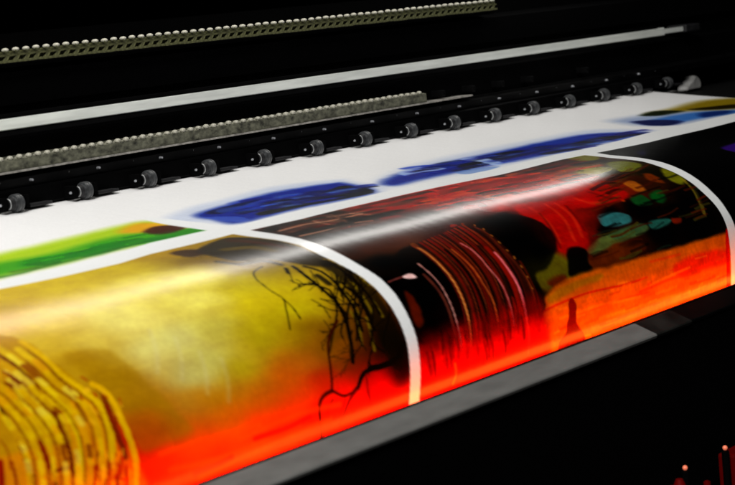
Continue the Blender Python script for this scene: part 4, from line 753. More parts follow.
 ('l','B',(235,45,0),0.6,2.3,2.3,[(56,548),(81,546.4)]),
 ('l','B',(255,150,10),0.5,2.2,2.7,[(58,538.4),(126,539.2),(197,544)]),
 ('l','B',(255,150,10),0.5,2.4,2.4,[(217,536.8),(295,533.6)]),
 ('l','B',(255,150,10),0.5,2.6,3.1,[(123,550.4),(214,553.6),(292,556.8)]),
 ('l','B',(235,40,0),0.55,1.9,1.4,[(127,560.8),(147,560.8)]),
 ('l','B',(255,165,30),0.36,1.7,1.7,[(308,527.2),(331,528)]),
 ('l','B',(180,60,0),0.55,1.8,1.2,[(160,547.2),(168,547.2)]),
 ('l','B',(215,60,0),0.54,1.9,1.9,[(169,551.2),(191,551.2)]),
 ('l','B',(235,40,0),0.44,1.8,2.7,[(213,536),(220,535.2)]),
 ('l','B',(215,60,0),0.57,1.7,1.1,[(54,556),(75,556.8)]),
 ('l','B',(255,140,10),0.39,1.9,2.7,[(308,548.8),(337,549.6)]),
 ('l','B',(215,60,0),0.33,1.9,2.2,[(203,545.6),(223,545.6)]),
 ('l','B',(255,140,10),0.44,1.9,2.4,[(226,547.2),(241,547.2)]),
 ('l','B',(255,140,10),0.5,2,1.5,[(298,557.6),(325,556.8)]),
 ('l','B',(255,120,0),0.59,1.7,1.6,[(141,530.4),(152,529.6)]),
 ('l','B',(235,40,0),0.54,1.7,1.3,[(257,530.4),(264,530.4)]),
 ('l','B',(215,60,0),0.35,1.7,1.3,[(219,556.8),(233,556.8)]),
 ('l','B',(215,60,0),0.57,1.9,2.5,[(348,536),(369,535.2)]),
 ('l','B',(215,60,0),0.6,1.9,2.5,[(349,556.8),(360,557.6)]),
 ('l','B',(255,165,30),0.55,1.7,1.9,[(88,561.6),(106,562.4)]),
 ('l','B',(255,165,30),0.49,1.6,1.5,[(47,549.6),(55,548.8)]),
 ('l','B',(215,60,0),0.57,1.8,2.5,[(284,543.2),(292,544)]),
 ('l','B',(255,165,30),0.35,1.7,2.2,[(86,542.4),(99,542.4)]),
 ('l','B',(255,165,30),0.38,1.9,2.4,[(211,552.8),(226,552.8)]),
 ('l','B',(180,60,0),0.46,1.7,1.5,[(184,527.2),(191,527.2)]),
 ('l','B',(255,120,0),0.64,1.7,1.3,[(134,556),(152,556)]),
 ('l','B',(235,40,0),0.64,1.7,1.9,[(199,528.8),(214,528.8)]),
 ('l','B',(180,60,0),0.37,1.7,2.7,[(97,550.4),(118,550.4)]),
 ('l','B',(215,60,0),0.65,1.9,2.2,[(348,554.4),(377,553.6)]),
 ('l','B',(215,60,0),0.45,1.7,1.2,[(349,531.2),(366,530.4)]),
 ('l','B',(255,140,10),0.44,1.7,2.3,[(59,530.4),(71,531.2)]),
 ('l','B',(255,140,10),0.55,1.7,2.2,[(161,525.6),(177,526.4)]),
 ('l','B',(215,60,0),0.64,1.7,1.9,[(144,532.8),(162,532.8)]),
 ('l','B',(215,60,0),0.4,2,3,[(333,550.4),(352,549.6)]),
 ('l','B',(255,120,0),0.41,1.7,1.8,[(169,528.8),(184,528.8)]),
 ('l','B',(255,140,10),0.46,2,1.5,[(219,564),(228,563.2)]),
 ('l','B',(215,60,0),0.51,1.9,2.5,[(291,540.8),(300,540.8)]),
 ('l','B',(180,60,0),0.43,1.7,2.5,[(46,556),(65,555.2)]),
 ('l','B',(255,140,10),0.35,1.7,2.6,[(242,548),(266,547.2)]),
 ('l','B',(255,140,10),0.49,2.1,3,[(311,555.2),(317,553.6)]),
 ('l','B',(255,140,10),0.53,1.6,1.3,[(63,551.2),(70,552)]),
 ('p','B',(120,0,0),0.95,1.2,0,[(75,528),(79,524.8),(83,524),(85,525.6),(87,531.2),(84,543.2),(87,551.2),(97,564),(91,573.6),(54,571.2),(53,559.2),(65,552),(71,540.8)]),
 ('l','B',(205,0,0),0.95,2.5,7.2,[(382,512),(375,528.8),(371,569.6)]),
 ('l','B',(110,12,0),0.67,4.3,7.9,[(103,337.6),(129,337.6),(149,341.6)]),
 ('l','B',(0,0,0),0.36,4.5,7.1,[(-46,324.8),(-32,324.8),(-21,327.2)]),
 ('l','B',(40,8,0),0.39,4,3.1,[(-90,348.8),(-77,348.8),(-67,352)]),
 ('l','B',(40,8,0),0.46,5,7.6,[(311,329.6),(326,329.6),(338,332)]),
 ('l','B',(0,0,0),0.52,3.3,2.9,[(122,380),(141,380.8),(157,383.2)]),
 ('l','B',(120,70,50),0.46,4.2,3.4,[(-74,319.2),(-58,318.4),(-45,321.6)]),
 ('l','B',(0,0,0),0.56,3.2,2.7,[(147,387.2),(172,387.2),(194,390.4)]),
 ('l','B',(190,20,0),0.67,4.7,5,[(131,317.6),(145,317.6),(156,320)]),
 ('l','B',(40,8,0),0.8,3.4,2.9,[(-17,366.4),(7,366.4),(27,369.6)]),
 ('l','B',(0,0,0),0.41,4.1,6,[(-23,340),(-12,340),(-3,341.6)]),
 ('l','B',(40,8,0),0.67,4,3.7,[(-106,344),(-90,344),(-78,346.4)]),
 ('l','B',(90,40,20),0.7,4.4,7.1,[(-23,314.4),(-15,314.4),(-9,315.2)]),
 ('l','B',(0,0,0),0.4,3.7,4.8,[(-2,358.4),(19,358.4),(37,361.6)]),
 ('l','B',(60,18,6),0.78,4.1,6.5,[(-111,325.6),(-105,325.6),(-101,327.2)]),
 ('l','B',(0,0,0),0.37,3.5,6.3,[(-52,357.6),(-44,357.6),(-39,359.2)]),
 ('l','B',(150,10,0),0.77,3.8,5.2,[(26,360.8),(41,360.8),(52,363.2)]),
 ('l','B',(40,8,0),0.6,4,6.4,[(128,354.4),(149,354.4),(165,357.6)]),
 ('l','B',(150,10,0),0.42,3.6,6.2,[(139,374.4),(161,375.2),(181,377.6)]),
 ('l','B',(0,0,0),0.64,3.2,4.8,[(16,379.2),(24,379.2),(29,380.8)]),
 ('l','B',(110,12,0),0.42,4.5,4.5,[(144,330.4),(162,329.6),(174,332.8)]),
 ('l','B',(190,20,0),0.42,4.2,4,[(280,364),(311,364),(336,368)]),
 ('l','B',(190,20,0),0.59,4.7,6.4,[(212,339.2),(237,339.2),(259,342.4)]),
 ('l','B',(120,70,50),0.5,4,3.5,[(-167,344.8),(-148,344),(-134,348)]),
 ('l','B',(110,12,0),0.76,4.7,8.4,[(63,317.6),(86,317.6),(103,321.6)]),
 ('l','B',(110,12,0),0.65,4.6,5,[(227,344.8),(243,344.8),(256,347.2)]),
 ('l','B',(110,12,0),0.46,3.3,3.8,[(-45,367.2),(-22,367.2),(-4,371.2)]),
 ('l','B',(110,12,0),0.55,3.1,3.9,[(-45,373.6),(-25,373.6),(-8,376)]),
 ('l','B',(90,40,20),0.51,4.3,5.8,[(23,340.8),(46,340.8),(65,344)]),
 ('l','B',(190,20,0),0.79,3.2,3.2,[(243,391.2),(266,392),(286,394.4)]),
 ('l','B',(150,10,0),0.69,4.6,7.3,[(-5,324.8),(18,324),(35,328)]),
 ('l','B',(0,0,0),0.61,4.2,5.7,[(-97,344),(-92,344.8),(-87,345.6)]),
 ('l','B',(40,8,0),0.64,4.1,3.8,[(-21,340),(-4,340),(9,342.4)]),
 ('l','B',(0,0,0),0.69,4.1,6.4,[(-145,324.8),(-133,324.8),(-123,327.2)]),
 ('l','B',(0,0,0),0.65,4,4.1,[(45,350.4),(54,350.4),(61,352)]),
 ('l','B',(190,20,0),0.79,3.4,4.2,[(65,372),(83,372),(97,375.2)]),
 ('l','B',(205,70,10),0.54,4.7,5.2,[(166,324),(190,324),(208,328)]),
 ('l','B',(150,10,0),0.53,4,6.8,[(229,360),(250,360),(267,363.2)]),
 ('l','B',(0,0,0),0.58,3.2,3.4,[(84,382.4),(102,382.4),(117,384.8)]),
 ('l','B',(110,12,0),0.58,4.5,4.4,[(-61,316.8),(-52,316),(-46,318.4)]),
 ('l','B',(110,12,0),0.51,3.1,5.2,[(63,380.8),(80,380.8),(95,383.2)]),
 ('l','B',(150,10,0),0.62,5.1,5.5,[(308,338.4),(330,338.4),(348,341.6)]),
 ('l','B',(0,0,0),0.76,4.6,4,[(8,316.8),(31,316.8),(48,320.8)]),
 ('l','B',(150,10,0),0.63,3.3,5.8,[(129,377.6),(150,377.6),(167,380.8)]),
 ('l','B',(40,8,0),0.55,4.4,6.4,[(196,347.2),(218,347.2),(235,350.4)]),
 ('l','B',(0,0,0),0.54,3.3,3.2,[(-146,364),(-134,363.2),(-125,365.6)]),
 ('l','B',(110,12,0),0.46,3.8,3.6,[(243,364.8),(262,364.8),(278,367.2)]),
 ('l','B',(40,8,0),0.6,4.7,8.5,[(54,317.6),(72,317.6),(87,320.8)]),
 ('l','B',(0,0,0),0.73,3.5,5.7,[(-46,360),(-23,360),(-4,363.2)]),
 ('l','B',(90,40,20),0.49,3,5.1,[(-180,366.4),(-165,366.4),(-153,368.8)]),
 ('l','B',(0,0,0),0.38,4.7,6.9,[(119,319.2),(134,319.2),(146,321.6)]),
 ('l','B',(150,10,0),0.73,3.4,5.5,[(-28,368),(-18,368),(-9,369.6)]),
 ('l','B',(110,12,0),0.46,3.8,5.6,[(166,368.8),(187,369.6),(206,372)]),
 ('l','B',(110,12,0),0.4,3.8,5.9,[(159,357.6),(172,357.6),(183,359.2)]),
 ('l','B',(40,8,0),0.53,4.3,5.6,[(-111,324.8),(-90,324),(-74,327.2)]),
 ('l','B',(110,12,0),0.56,4.6,4.9,[(112,329.6),(124,329.6),(133,331.2)]),
 ('l','B',(0,0,0),0.52,3.7,5.2,[(8,356.8),(32,356.8),(52,360)]),
 ('l','B',(90,40,20),0.36,3.9,3.1,[(-116,352),(-98,351.2),(-84,355.2)]),
 ('l','B',(110,12,0),0.68,4.6,3.7,[(24,332),(33,332),(39,333.6)]),
 ('l','B',(0,0,0),0.59,4.1,3.7,[(-45,336),(-29,336),(-16,338.4)]),
 ('l','B',(0,0,0),0.76,3.9,4.7,[(123,364.8),(138,364.8),(149,367.2)]),
 ('l','B',(150,10,0),0.48,4.7,4.8,[(219,335.2),(248,335.2),(272,339.2)]),
 ('l','B',(205,70,10),0.42,4.8,6.4,[(259,324.8),(269,324.8),(277,326.4)]),
 ('l','B',(0,0,0),0.77,4.7,4.9,[(261,341.6),(283,341.6),(300,344.8)]),
 ('l','B',(40,8,0),0.68,3.6,4.6,[(243,377.6),(265,377.6),(284,380)]),
 ('l','B',(0,0,0),0.75,4.7,5.9,[(90,320),(100,319.2),(106,320.8)]),
 ('l','B',(0,0,0),0.56,3.9,5.4,[(191,368),(214,368),(232,371.2)]),
 ('l','B',(0,0,0),0.69,4.6,7.4,[(49,333.6),(63,333.6),(75,336)]),
 ('l','B',(90,40,20),0.7,4.5,4,[(10,333.6),(33,333.6),(52,337.6)]),
 ('l','B',(190,20,0),0.71,3.7,6.6,[(21,356),(42,356),(59,359.2)]),
 ('l','B',(40,8,0),0.58,4,5.4,[(126,352),(149,352),(167,356)]),
 ('l','B',(0,0,0),0.76,2.9,4.5,[(-124,370.4),(-114,370.4),(-106,372)]),
 ('l','B',(205,70,10),0.49,2.9,4.5,[(232,390.4),(244,391.2),(255,392.8)]),
 ('l','B',(40,8,0),0.7,4.1,6.5,[(-133,316.8),(-124,316.8),(-116,318.4)]),
 ('l','B',(150,10,0),0.43,4.3,7.1,[(242,350.4),(265,350.4),(283,354.4)]),
 ('l','B',(150,10,0),0.72,4.5,7,[(287,360),(300,359.2),(309,360.8)]),
 ('l','B',(150,10,0),0.51,5.2,6,[(290,328),(308,328),(322,330.4)]),
 ('l','B',(0,0,0),0.69,3.3,3.9,[(-100,363.2),(-83,364),(-69,366.4)]),
 ('l','B',(0,0,0),0.43,3.6,5.5,[(-37,361.6),(-21,361.6),(-8,364)]),
 ('l','B',(0,0,0),0.39,4.6,7.3,[(116,338.4),(125,338.4),(131,340)]),
 ('l','B',(40,8,0),0.61,4.7,6.1,[(130,332.8),(153,332.8),(171,336.8)]),
 ('l','B',(150,10,0),0.76,4.7,7.1,[(271,340.8),(293,341.6),(312,344.8)]),
 ('l','B',(90,40,20),0.45,4,3.5,[(-100,340.8),(-91,340),(-84,341.6)]),
 ('l','B',(120,70,50),0.37,3.7,4,[(-38,359.2),(-18,359.2),(-1,362.4)]),
 ('l','B',(120,70,50),0.64,3.8,3.4,[(33,356.8),(50,356.8),(65,359.2)]),
 ('l','B',(150,10,0),0.55,4.3,6.5,[(58,342.4),(65,342.4),(69,344)]),
 ('l','B',(205,70,10),0.44,3.8,6.6,[(55,356),(73,356),(87,359.2)]),
 ('l','B',(205,70,10),0.72,4.5,6,[(246,342.4),(254,342.4),(261,343.2)]),
 ('l','B',(0,0,0),0.5,4.6,8.4,[(-11,324.8),(-1,324.8),(6,326.4)]),
 ('l','B',(0,0,0),0.4,4,3.9,[(257,364.8),(279,365.6),(298,368)]),
 ('l','B',(0,0,0),0.58,4.1,7.2,[(-59,341.6),(-52,341.6),(-46,342.4)]),
 ('l','B',(0,0,0),0.49,4.3,6,[(-10,340.8),(-2,340.8),(3,342.4)]),
 ('l','B',(190,20,0),0.39,4.3,4.3,[(178,346.4),(193,346.4),(205,348.8)]),
 ('l','B',(0,0,0),0.78,3.7,3.8,[(119,365.6),(143,365.6),(163,368.8)]),
 ('l','B',(110,12,0),0.56,3.2,4.9,[(192,387.2),(217,388),(240,390.4)]),
 ('l','B',(40,8,0),0.65,3.6,4,[(142,372.8),(168,372.8),(189,376.8)]),
 ('l','B',(0,0,0),0.49,3.6,3,[(237,375.2),(256,375.2),(271,377.6)]),
 ('l','B',(190,20,0),0.49,4,5.5,[(205,361.6),(216,361.6),(226,362.4)]),
 ('l','B',(110,12,0),0.73,3.2,3.6,[(-84,368.8),(-69,368),(-57,370.4)]),
 ('l','B',(110,12,0),0.75,3.6,4.7,[(133,370.4),(158,371.2),(180,374.4)]),
 ('l','B',(205,70,10),0.67,4.7,8.4,[(229,326.4),(241,325.6),(248,328)]),
 ('l','B',(0,0,0),0.48,3.3,4.8,[(124,380.8),(142,380.8),(156,383.2)]),
 ('l','B',(150,10,0),0.55,4.1,7.2,[(178,359.2),(198,359.2),(214,361.6)]),
 ('l','B',(60,18,6),0.46,3.6,3.3,[(-106,356.8),(-89,356.8),(-74,359.2)]),
 ('l','B',(110,12,0),0.43,5,8.4,[(305,324.8),(332,324.8),(355,328)]),
 ('l','B',(150,10,0),0.42,4.2,6.9,[(211,358.4),(227,358.4),(239,360.8)]),
 ('l','B',(0,0,0),0.65,3.3,5.7,[(-96,363.2),(-77,363.2),(-61,365.6)]),
 ('l','B',(0,0,0),0.36,4.6,3.7,[(176,339.2),(199,339.2),(218,342.4)]),
 ('l','B',(205,70,10),0.75,4,5.9,[(58,348),(69,348),(78,350.4)]),
 ('l','B',(205,70,10),0.72,4,7.2,[(145,355.2),(162,355.2),(175,357.6)]),
 ('l','B',(150,10,0),0.5,3.8,4.5,[(131,368),(138,368),(144,368.8)]),
 ('l','B',(40,8,0),0.48,4.3,4.6,[(230,349.6),(248,349.6),(262,352.8)]),
 ('l','B',(60,18,6),0.45,3,5.2,[(-115,368.8),(-95,369.6),(-78,372.8)]),
 ('l','B',(150,10,0),0.38,3.9,4.2,[(94,361.6),(109,361.6),(121,364)]),
 ('l','B',(0,0,0),0.43,3.6,3.6,[(157,375.2),(184,375.2),(205,379.2)]),
 ('l','B',(40,8,0),0.63,3,3.8,[(33,383.2),(50,383.2),(65,385.6)]),
 ('l','B',(60,18,6),0.74,3.9,5.7,[(-166,341.6),(-154,342.4),(-144,344)]),
 ('l','B',(190,20,0),0.52,3.7,6.3,[(159,376.8),(179,377.6),(198,380)]),
 ('l','B',(150,10,0),0.79,4,5.7,[(137,355.2),(149,356),(160,357.6)]),
 ('l','B',(110,12,0),0.7,3.5,6,[(181,372),(191,372),(200,373.6)]),
 ('l','B',(150,10,0),0.76,4.1,3.2,[(158,356),(177,356),(193,358.4)]),
 ('l','B',(0,0,0),0.49,4.7,8,[(245,331.2),(271,331.2),(291,335.2)]),
 ('l','B',(120,70,50),0.56,3.3,5.4,[(-71,370.4),(-51,370.4),(-35,373.6)]),
 ('l','B',(190,20,0),0.62,4.7,4.5,[(130,328.8),(143,328.8),(153,331.2)]),
 ('l','B',(40,8,0),0.76,3.9,5,[(163,359.2),(183,359.2),(198,362.4)]),
 ('l','B',(205,70,10),0.39,4,6.3,[(214,360.8),(236,361.6),(255,364.8)]),
 ('l','B',(0,0,0),0.56,4.2,4.7,[(-93,334.4),(-72,334.4),(-56,339.2)]),
 ('l','B',(40,8,0),0.76,3.4,3.6,[(121,371.2),(130,371.2),(136,372.8)]),
 ('l','B',(110,12,0),0.59,4.4,3.9,[(-20,318.4),(-7,318.4),(3,320.8)]),
 ('l','B',(40,8,0),0.4,3.1,4.3,[(-106,371.2),(-89,371.2),(-75,373.6)]),
 ('l','B',(60,18,6),0.69,4,4.2,[(-129,340.8),(-117,340.8),(-108,342.4)]),
 ('l','B',(110,12,0),0.41,3.4,2.7,[(104,370.4),(115,370.4),(124,372)]),
 ('l','B',(110,12,0),0.66,4,4.7,[(165,361.6),(180,361.6),(191,364)]),
 ('l','B',(90,40,20),0.7,4.2,5.7,[(-65,337.6),(-51,338.4),(-39,340)]),
 ('l','B',(40,8,0),0.36,3.3,3.8,[(20,372.8),(33,372.8),(44,374.4)]),
 ('l','B',(110,12,0),0.72,3.9,5.9,[(-95,347.2),(-82,347.2),(-71,348.8)]),
 ('l','B',(40,8,0),0.63,3.9,6.1,[(-162,341.6),(-143,342.4),(-127,345.6)]),
 ('l','B',(110,12,0),0.55,4.1,3.8,[(-75,330.4),(-69,331.2),(-64,332)]),
 ('l','B',(150,10,0),0.59,3.6,4.8,[(128,369.6),(140,370.4),(151,372)]),
 ('l','B',(205,70,10),0.58,3.4,4.5,[(54,369.6),(60,369.6),(66,370.4)]),
 ('l','B',(205,70,10),0.64,4.9,7.6,[(177,328.8),(202,328.8),(221,332.8)]),
 ('l','B',(150,10,0),0.46,3.5,6.2,[(159,369.6),(188,369.6),(212,373.6)]),
 ('l','B',(205,70,10),0.62,4,6.4,[(97,354.4),(113,354.4),(126,356.8)]),
 ('l','B',(0,0,0),0.45,3.3,5.3,[(-122,364),(-109,364),(-98,365.6)]),
 ('l','B',(0,0,0),0.67,3.4,3.9,[(-68,358.4),(-61,358.4),(-56,360)]),
 ('l','B',(205,70,10),0.79,3.6,4.7,[(233,373.6),(250,373.6),(265,375.2)]),
 ('l','B',(40,8,0),0.51,3.8,3.6,[(-124,351.2),(-114,351.2),(-106,352.8)]),
 ('l','B',(60,18,6),0.61,3.2,2.5,[(-167,359.2),(-146,359.2),(-129,363.2)]),
 ('l','B',(40,8,0),0.76,3.2,4.9,[(200,390.4),(227,390.4),(250,393.6)]),
 ('l','B',(90,40,20),0.74,4.6,6.3,[(13,334.4),(36,333.6),(54,337.6)]),
 ('l','B',(150,10,0),0.56,4.5,6.8,[(207,344.8),(238,344),(261,348.8)]),
 ('p','B',(0,0,0),0.85,4.6,0,[(28,422.4),(83,416.8),(107,434.4),(112,458.4),(94,477.6),(66,492),(44,495.2),(38,527.2),(-2,528),(-70,516),(-142,520.8),(-114,485.6),(-113,463.2),(-103,441.6),(-73,428),(-26,430.4)]),
 ('p','B',(0,0,0),0.97,2.5,0,[(107,482.4),(126,481.6),(135,487.2),(127,498.4),(128,504.8),(107,505.6),(90,504)]),
 ('l','B',(60,8,0),0.95,3.3,19.6,[(10,419.2),(17,440.8),(17,463.2),(14,482.4),(11,500.8),(8,513.6),(2,533.6)]),
 ('l','B',(130,14,0),0.9,2.4,12.8,[(13,419.2),(20,440.8),(21,463.2),(17,483.2),(13,501.6),(10,514.4),(2,537.6)]),
 ('l','B',(255,100,115),0.95,1.2,2.9,[(17,464),(16,481.6),(15,498.4),(12,512.8),(8,530.4)]),
 ('l','B',(235,30,20),0.9,1.6,3.5,[(9,523.2),(6,543.2),(4,557.6)]),
 ('l','B',(255,120,0),0.8,1.7,3,[(3,550.4),(2,556.8)]),
 ('l','B',(165,60,18),0.95,1.2,3.3,[(25,416.8),(33,432.8),(31,447.2),(29,460.8),(29,480.8),(29,500.8),(27,518.4),(24,535.2)]),
 ('l','B',(130,20,0),0.5,1.8,3.1,[(36,478.4),(33,500.8),(32,519.2),(29,536)]),
 ('l','B',(185,70,70),0.95,0.9,2.4,[(-10,441.6),(-7,451.2),(-7,462.4),(-8,476.8),(-7,495.2),(-10,516.8),(-12,530.4)]),
 ('l','B',(165,50,15),0.95,1.1,3.1,[(-29,423.2),(-25,442.4),(-26,468.8),(-29,486.4),(-29,502.4),(-34,520.8),(-36,534.4)]),
 ('l','B',(110,22,5),0.9,1.6,3.8,[(-16,422.4),(-15,442.4),(-15,464.8),(-19,486.4),(-20,506.4),(-25,528)]),
 ('l','B',(90,10,0),0.7,1.5,2.9,[(-6,421.6),(-4,443.2),(-3,464.8),(-6,486.4),(-9,508.8),(-15,529.6)]),
 ('l','B',(120,60,18),0.8,1.4,9.4,[(-60,429.6),(-55,446.4),(-53,464.8),(-57,485.6),(-63,504),(-71,521.6),(-75,535.2)]),
 ('l','B',(215,130,60),0.95,0.8,2.3,[(-61,432.8),(-60,453.6),(-61,469.6),(-63,485.6),(-68,502.4),(-73,518.4),(-78,534.4),(-81,546.4)]),
 ('l','B',(175,110,60),0.8,0.9,2.2,[(-45,427.2),(-42,445.6),(-43,464.8),(-50,484.8)]),
 ('l','B',(10,0,0),0.7,0.7,1.9,[(-59,435.2),(-50,433.6)]),
 ('l','B',(10,0,0),0.7,0.6,1.8,[(-59,440.8),(-50,439.2)]),
 ('l','B',(10,0,0),0.7,0.6,1.9,[(-60,447.2),(-52,445.6)]),
 ('l','B',(10,0,0),0.7,0.6,1.6,[(-61,453.6),(-53,452)]),
 ('l','B',(10,0,0),0.7,0.6,1.7,[(-63,460.8),(-55,459.2)]),
 ('l','B',(10,0,0),0.7,0.5,1.6,[(-64,467.2),(-56,466.4)]),
 ('l','B',(10,0,0),0.7,0.5,1.6,[(-66,475.2),(-58,473.6)]),
 ('l','B',(10,0,0),0.7,0.5,1.4,[(-67,482.4),(-59,480.8)]),
 ('l','B',(10,0,0),0.7,0.5,1.4,[(-68,490.4),(-60,488.8)]),
 ('l','B',(10,0,0),0.7,0.5,1.4,[(-69,498.4),(-61,496.8)]),
 ('l','B',(10,0,0),0.7,0.5,1.5,[(-69,506.4),(-61,505.6)]),
 ('l','B',(185,120,110),0.95,0.8,1.9,[(-82,451.2),(-80,472),(-82,488.8),(-86,508),(-89,523.2),(-92,537.6)]),
 ('l','B',(120,45,30),0.7,1.3,3.4,[(-88,464),(-87,481.6),(-89,497.6),(-93,513.6),(-96,530.4)]),
 ('l','B',(215,90,10),0.8,1.4,3,[(-103,545.6),(-103,552),(-108,559.2)]),
 ('l','B',(205,85,10),0.5,1.7,2.8,[(-75,531.2),(-79,547.2),(-83,556)]),
 ('l','B',(190,0,0),0.8,2.1,4.1,[(-26,503.2),(-29,518.4),(-34,535.2)]),
 ('p','B',(85,14,0),0.9,2.5,0,[(-126,474.4),(-121,480),(-122,492),(-127,504),(-135,508),(-136,498.4)]),
 ('l','B',(120,50,45),0.9,0.7,1.4,[(-133,460.8),(-121,460),(-111,460)]),
 ('p','B',(255,205,200),1,0.9,0,[(-113,460),(-104,458.4),(-99,460.8),(-99,464.8),(-107,464)]),
 ('p','B',(48,8,2),0.8,4.6,0,[(-38,422.4),(-4,418.4),(27,417.6),(35,436.8),(34,464),(31,488.8),(29,516),(28,536),(-35,534.4),(-83,531.2),(-72,504.8),(-66,480),(-61,456.8),(-62,436)]),
 ('l','B',(110,14,4),0.8,1.3,1.6,[(-63,428),(-63,461.6),(-65,479.2),(-70,498.4),(-76,515.2),(-80,528)]),
 ('l','B',(70,8,0),0.8,1.3,2,[(-59,428),(-59,460.8),(-61,479.2),(-66,498.4),(-72,515.2),(-76,528)]),
 ('l','B',(140,45,12),0.8,1.3,1.6,[(-58,428),(-58,460.8),(-60,479.2),(-65,498.4),(-71,515.2),(-75,528)]),
 ('l','B',(0,0,0),0.8,1.3,2.5,[(-56,427.2),(-56,460.8),(-58,478.4),(-63,498.4),(-69,515.2),(-73,528)]),
 ('l','B',(120,10,0),0.8,1.3,1.6,[(-51,427.2),(-51,460),(-53,478.4),(-58,498.4),(-64,515.2),(-68,528.8)]),
 ('l','B',(110,14,4),0.8,1.3,2.6,[(-50,427.2),(-50,460),(-52,478.4),(-57,498.4),(-63,515.2),(-67,528.8)]),
 ('l','B',(70,8,0),0.8,1.3,1.6,[(-47,426.4),(-48,460),(-50,478.4),(-55,498.4),(-60,515.2),(-64,528.8)]),
 ('l','B',(140,45,12),0.8,1.3,2.1,[(-44,426.4),(-44,459.2),(-46,478.4),(-51,498.4),(-56,515.2),(-60,528.8)]),
 ('l','B',(0,0,0),0.8,1.3,1.6,[(-42,425.6),(-43,459.2),(-45,478.4),(-50,498.4),(-55,515.2),(-59,528.8)]),
 ('l','B',(120,10,0),0.8,1.3,2.1,[(-38,425.6),(-39,458.4),(-41,477.6),(-46,498.4),(-51,515.2),(-55,529.6)]),
 ('l','B',(110,14,4),0.8,1.3,1.6,[(-36,425.6),(-36,458.4),(-38,477.6),(-43,498.4),(-49,515.2),(-52,529.6)]),
 ('l','B',(70,8,0),0.8,1.3,2,[(-34,424.8),(-36,458.4),(-38,477.6),(-43,498.4),(-48,515.2),(-51,529.6)]),
 ('l','B',(140,45,12),0.8,1.3,2.5,[(-31,424.8),(-32,457.6),(-34,477.6),(-39,498.4),(-44,515.2),(-48,529.6)]),
 ('l','B',(0,0,0),0.8,1.3,2.1,[(-27,424),(-28,457.6),(-31,477.6),(-35,498.4),(-40,516),(-44,529.6)]),
 ('l','B',(120,10,0),0.8,1.3,2.6,[(-26,424),(-28,457.6),(-30,477.6),(-35,498.4),(-40,516),(-44,529.6)]),
 ('l','B',(110,14,4),0.8,1.3,2,[(-23,424),(-25,456.8),(-27,477.6),(-32,498.4),(-37,516),(-40,529.6)]),
 ('l','B',(70,8,0),0.8,1.3,1.6,[(-20,423.2),(-22,456.8),(-24,477.6),(-29,498.4),(-34,516),(-37,530.4)]),
 ('l','B',(140,45,12),0.8,1.3,2,[(-18,423.2),(-20,456.8),(-22,476.8),(-27,498.4),(-32,516),(-35,530.4)]),
 ('l','B',(0,0,0),0.8,1.3,2.7,[(-16,423.2),(-18,456),(-20,476.8),(-25,498.4),(-29,516),(-33,530.4)]),
 ('l','B',(120,10,0),0.8,1.4,1.6,[(-11,422.4),(-13,456),(-16,476.8),(-20,498.4),(-25,516),(-28,530.4)]),
 ('l','B',(110,14,4),0.8,1.3,2.7,[(-8,422.4),(-10,455.2),(-13,476.8),(-18,498.4),(-22,516),(-25,530.4)]),
 ('l','B',(70,8,0),0.8,1.3,2.1,[(-6,421.6),(-8,455.2),(-11,476.8),(-16,498.4),(-20,516),(-23,531.2)]),
 ('l','B',(140,45,12),0.8,1.3,2.7,[(-3,421.6),(-5,454.4),(-8,476.8),(-13,498.4),(-16,516),(-20,531.2)]),
 ('l','B',(0,0,0),0.8,1.3,2.1,[(-2,421.6),(-4,454.4),(-7,476.8),(-12,498.4),(-16,516),(-19,531.2)]),
 ('l','B',(120,10,0),0.8,1.4,2.2,[(2,420.8),(-1,454.4),(-4,476.8),(-8,498.4),(-12,516),(-15,531.2)]),
 ('l','B',(110,14,4),0.8,1.3,1.6,[(4,420.8),(2,453.6),(-1,476),(-6,498.4),(-9,516),(-13,531.2)]),
 ('l','B',(70,8,0),0.8,1.3,1.6,[(6,420.8),(4,453.6),(1,476),(-4,498.4),(-7,516.8),(-10,531.2)]),
 ('l','B',(140,45,12),0.8,1.4,2.1,[(9,420),(6,453.6),(3,476),(-2,498.4),(-5,516.8),(-8,531.2)]),
 ('l','B',(0,0,0),0.8,1.4,2.1,[(13,420),(10,452.8),(7,476),(2,498.4),(-1,516.8),(-4,532)]),
 ('l','B',(120,10,0),0.8,1.4,2.8,[(16,419.2),(12,452.8),(9,476),(5,498.4),(2,516.8),(-1,532)]),
 ('l','B',(110,14,4),0.8,1.4,2.2,[(18,419.2),(15,452.8),(11,476),(7,498.4),(4,516.8),(2,532)]),
 ('l','B',(70,8,0),0.8,1.4,2.8,[(20,419.2),(17,452),(13,476),(9,498.4),(6,516.8),(3,532)]),
 ('l','B',(140,45,12),0.8,1.4,2.2,[(23,418.4),(20,452),(16,475.2),(12,498.4),(9,516.8),(6,532)]),
 ('l','B',(0,0,0),0.8,1.4,2.9,[(28,418.4),(25,451.2),(21,475.2),(17,498.4),(14,516.8),(11,532.8)]),
 ('l','B',(255,110,120),0.95,1.2,3,[(16,462.4),(14,481.6),(13,500),(10,516),(7,532)]),
 ('l','B',(150,12,0),0.8,2.9,5.9,[(12,455.2),(10,476.8),(8,496),(3,514.4),(0,530.4)]),
 ('l','B',(215,95,95),0.8,1.1,2.2,[(-10,441.6),(-7,451.2),(-7,462.4),(-8,476.8),(-7,495.2),(-10,516.8),(-12,530.4)]),
 ('l','B',(225,130,55),0.9,1,2.4,[(-60,434.4),(-60,454.4),(-61,471.2),(-64,487.2),(-68,504),(-72,518.4),(-77,534.4)]),
 ('l','B',(190,80,25),0.8,1,2.3,[(-28,445.6),(-27,469.6),(-29,487.2),(-29,504.8),(-33,522.4)]),
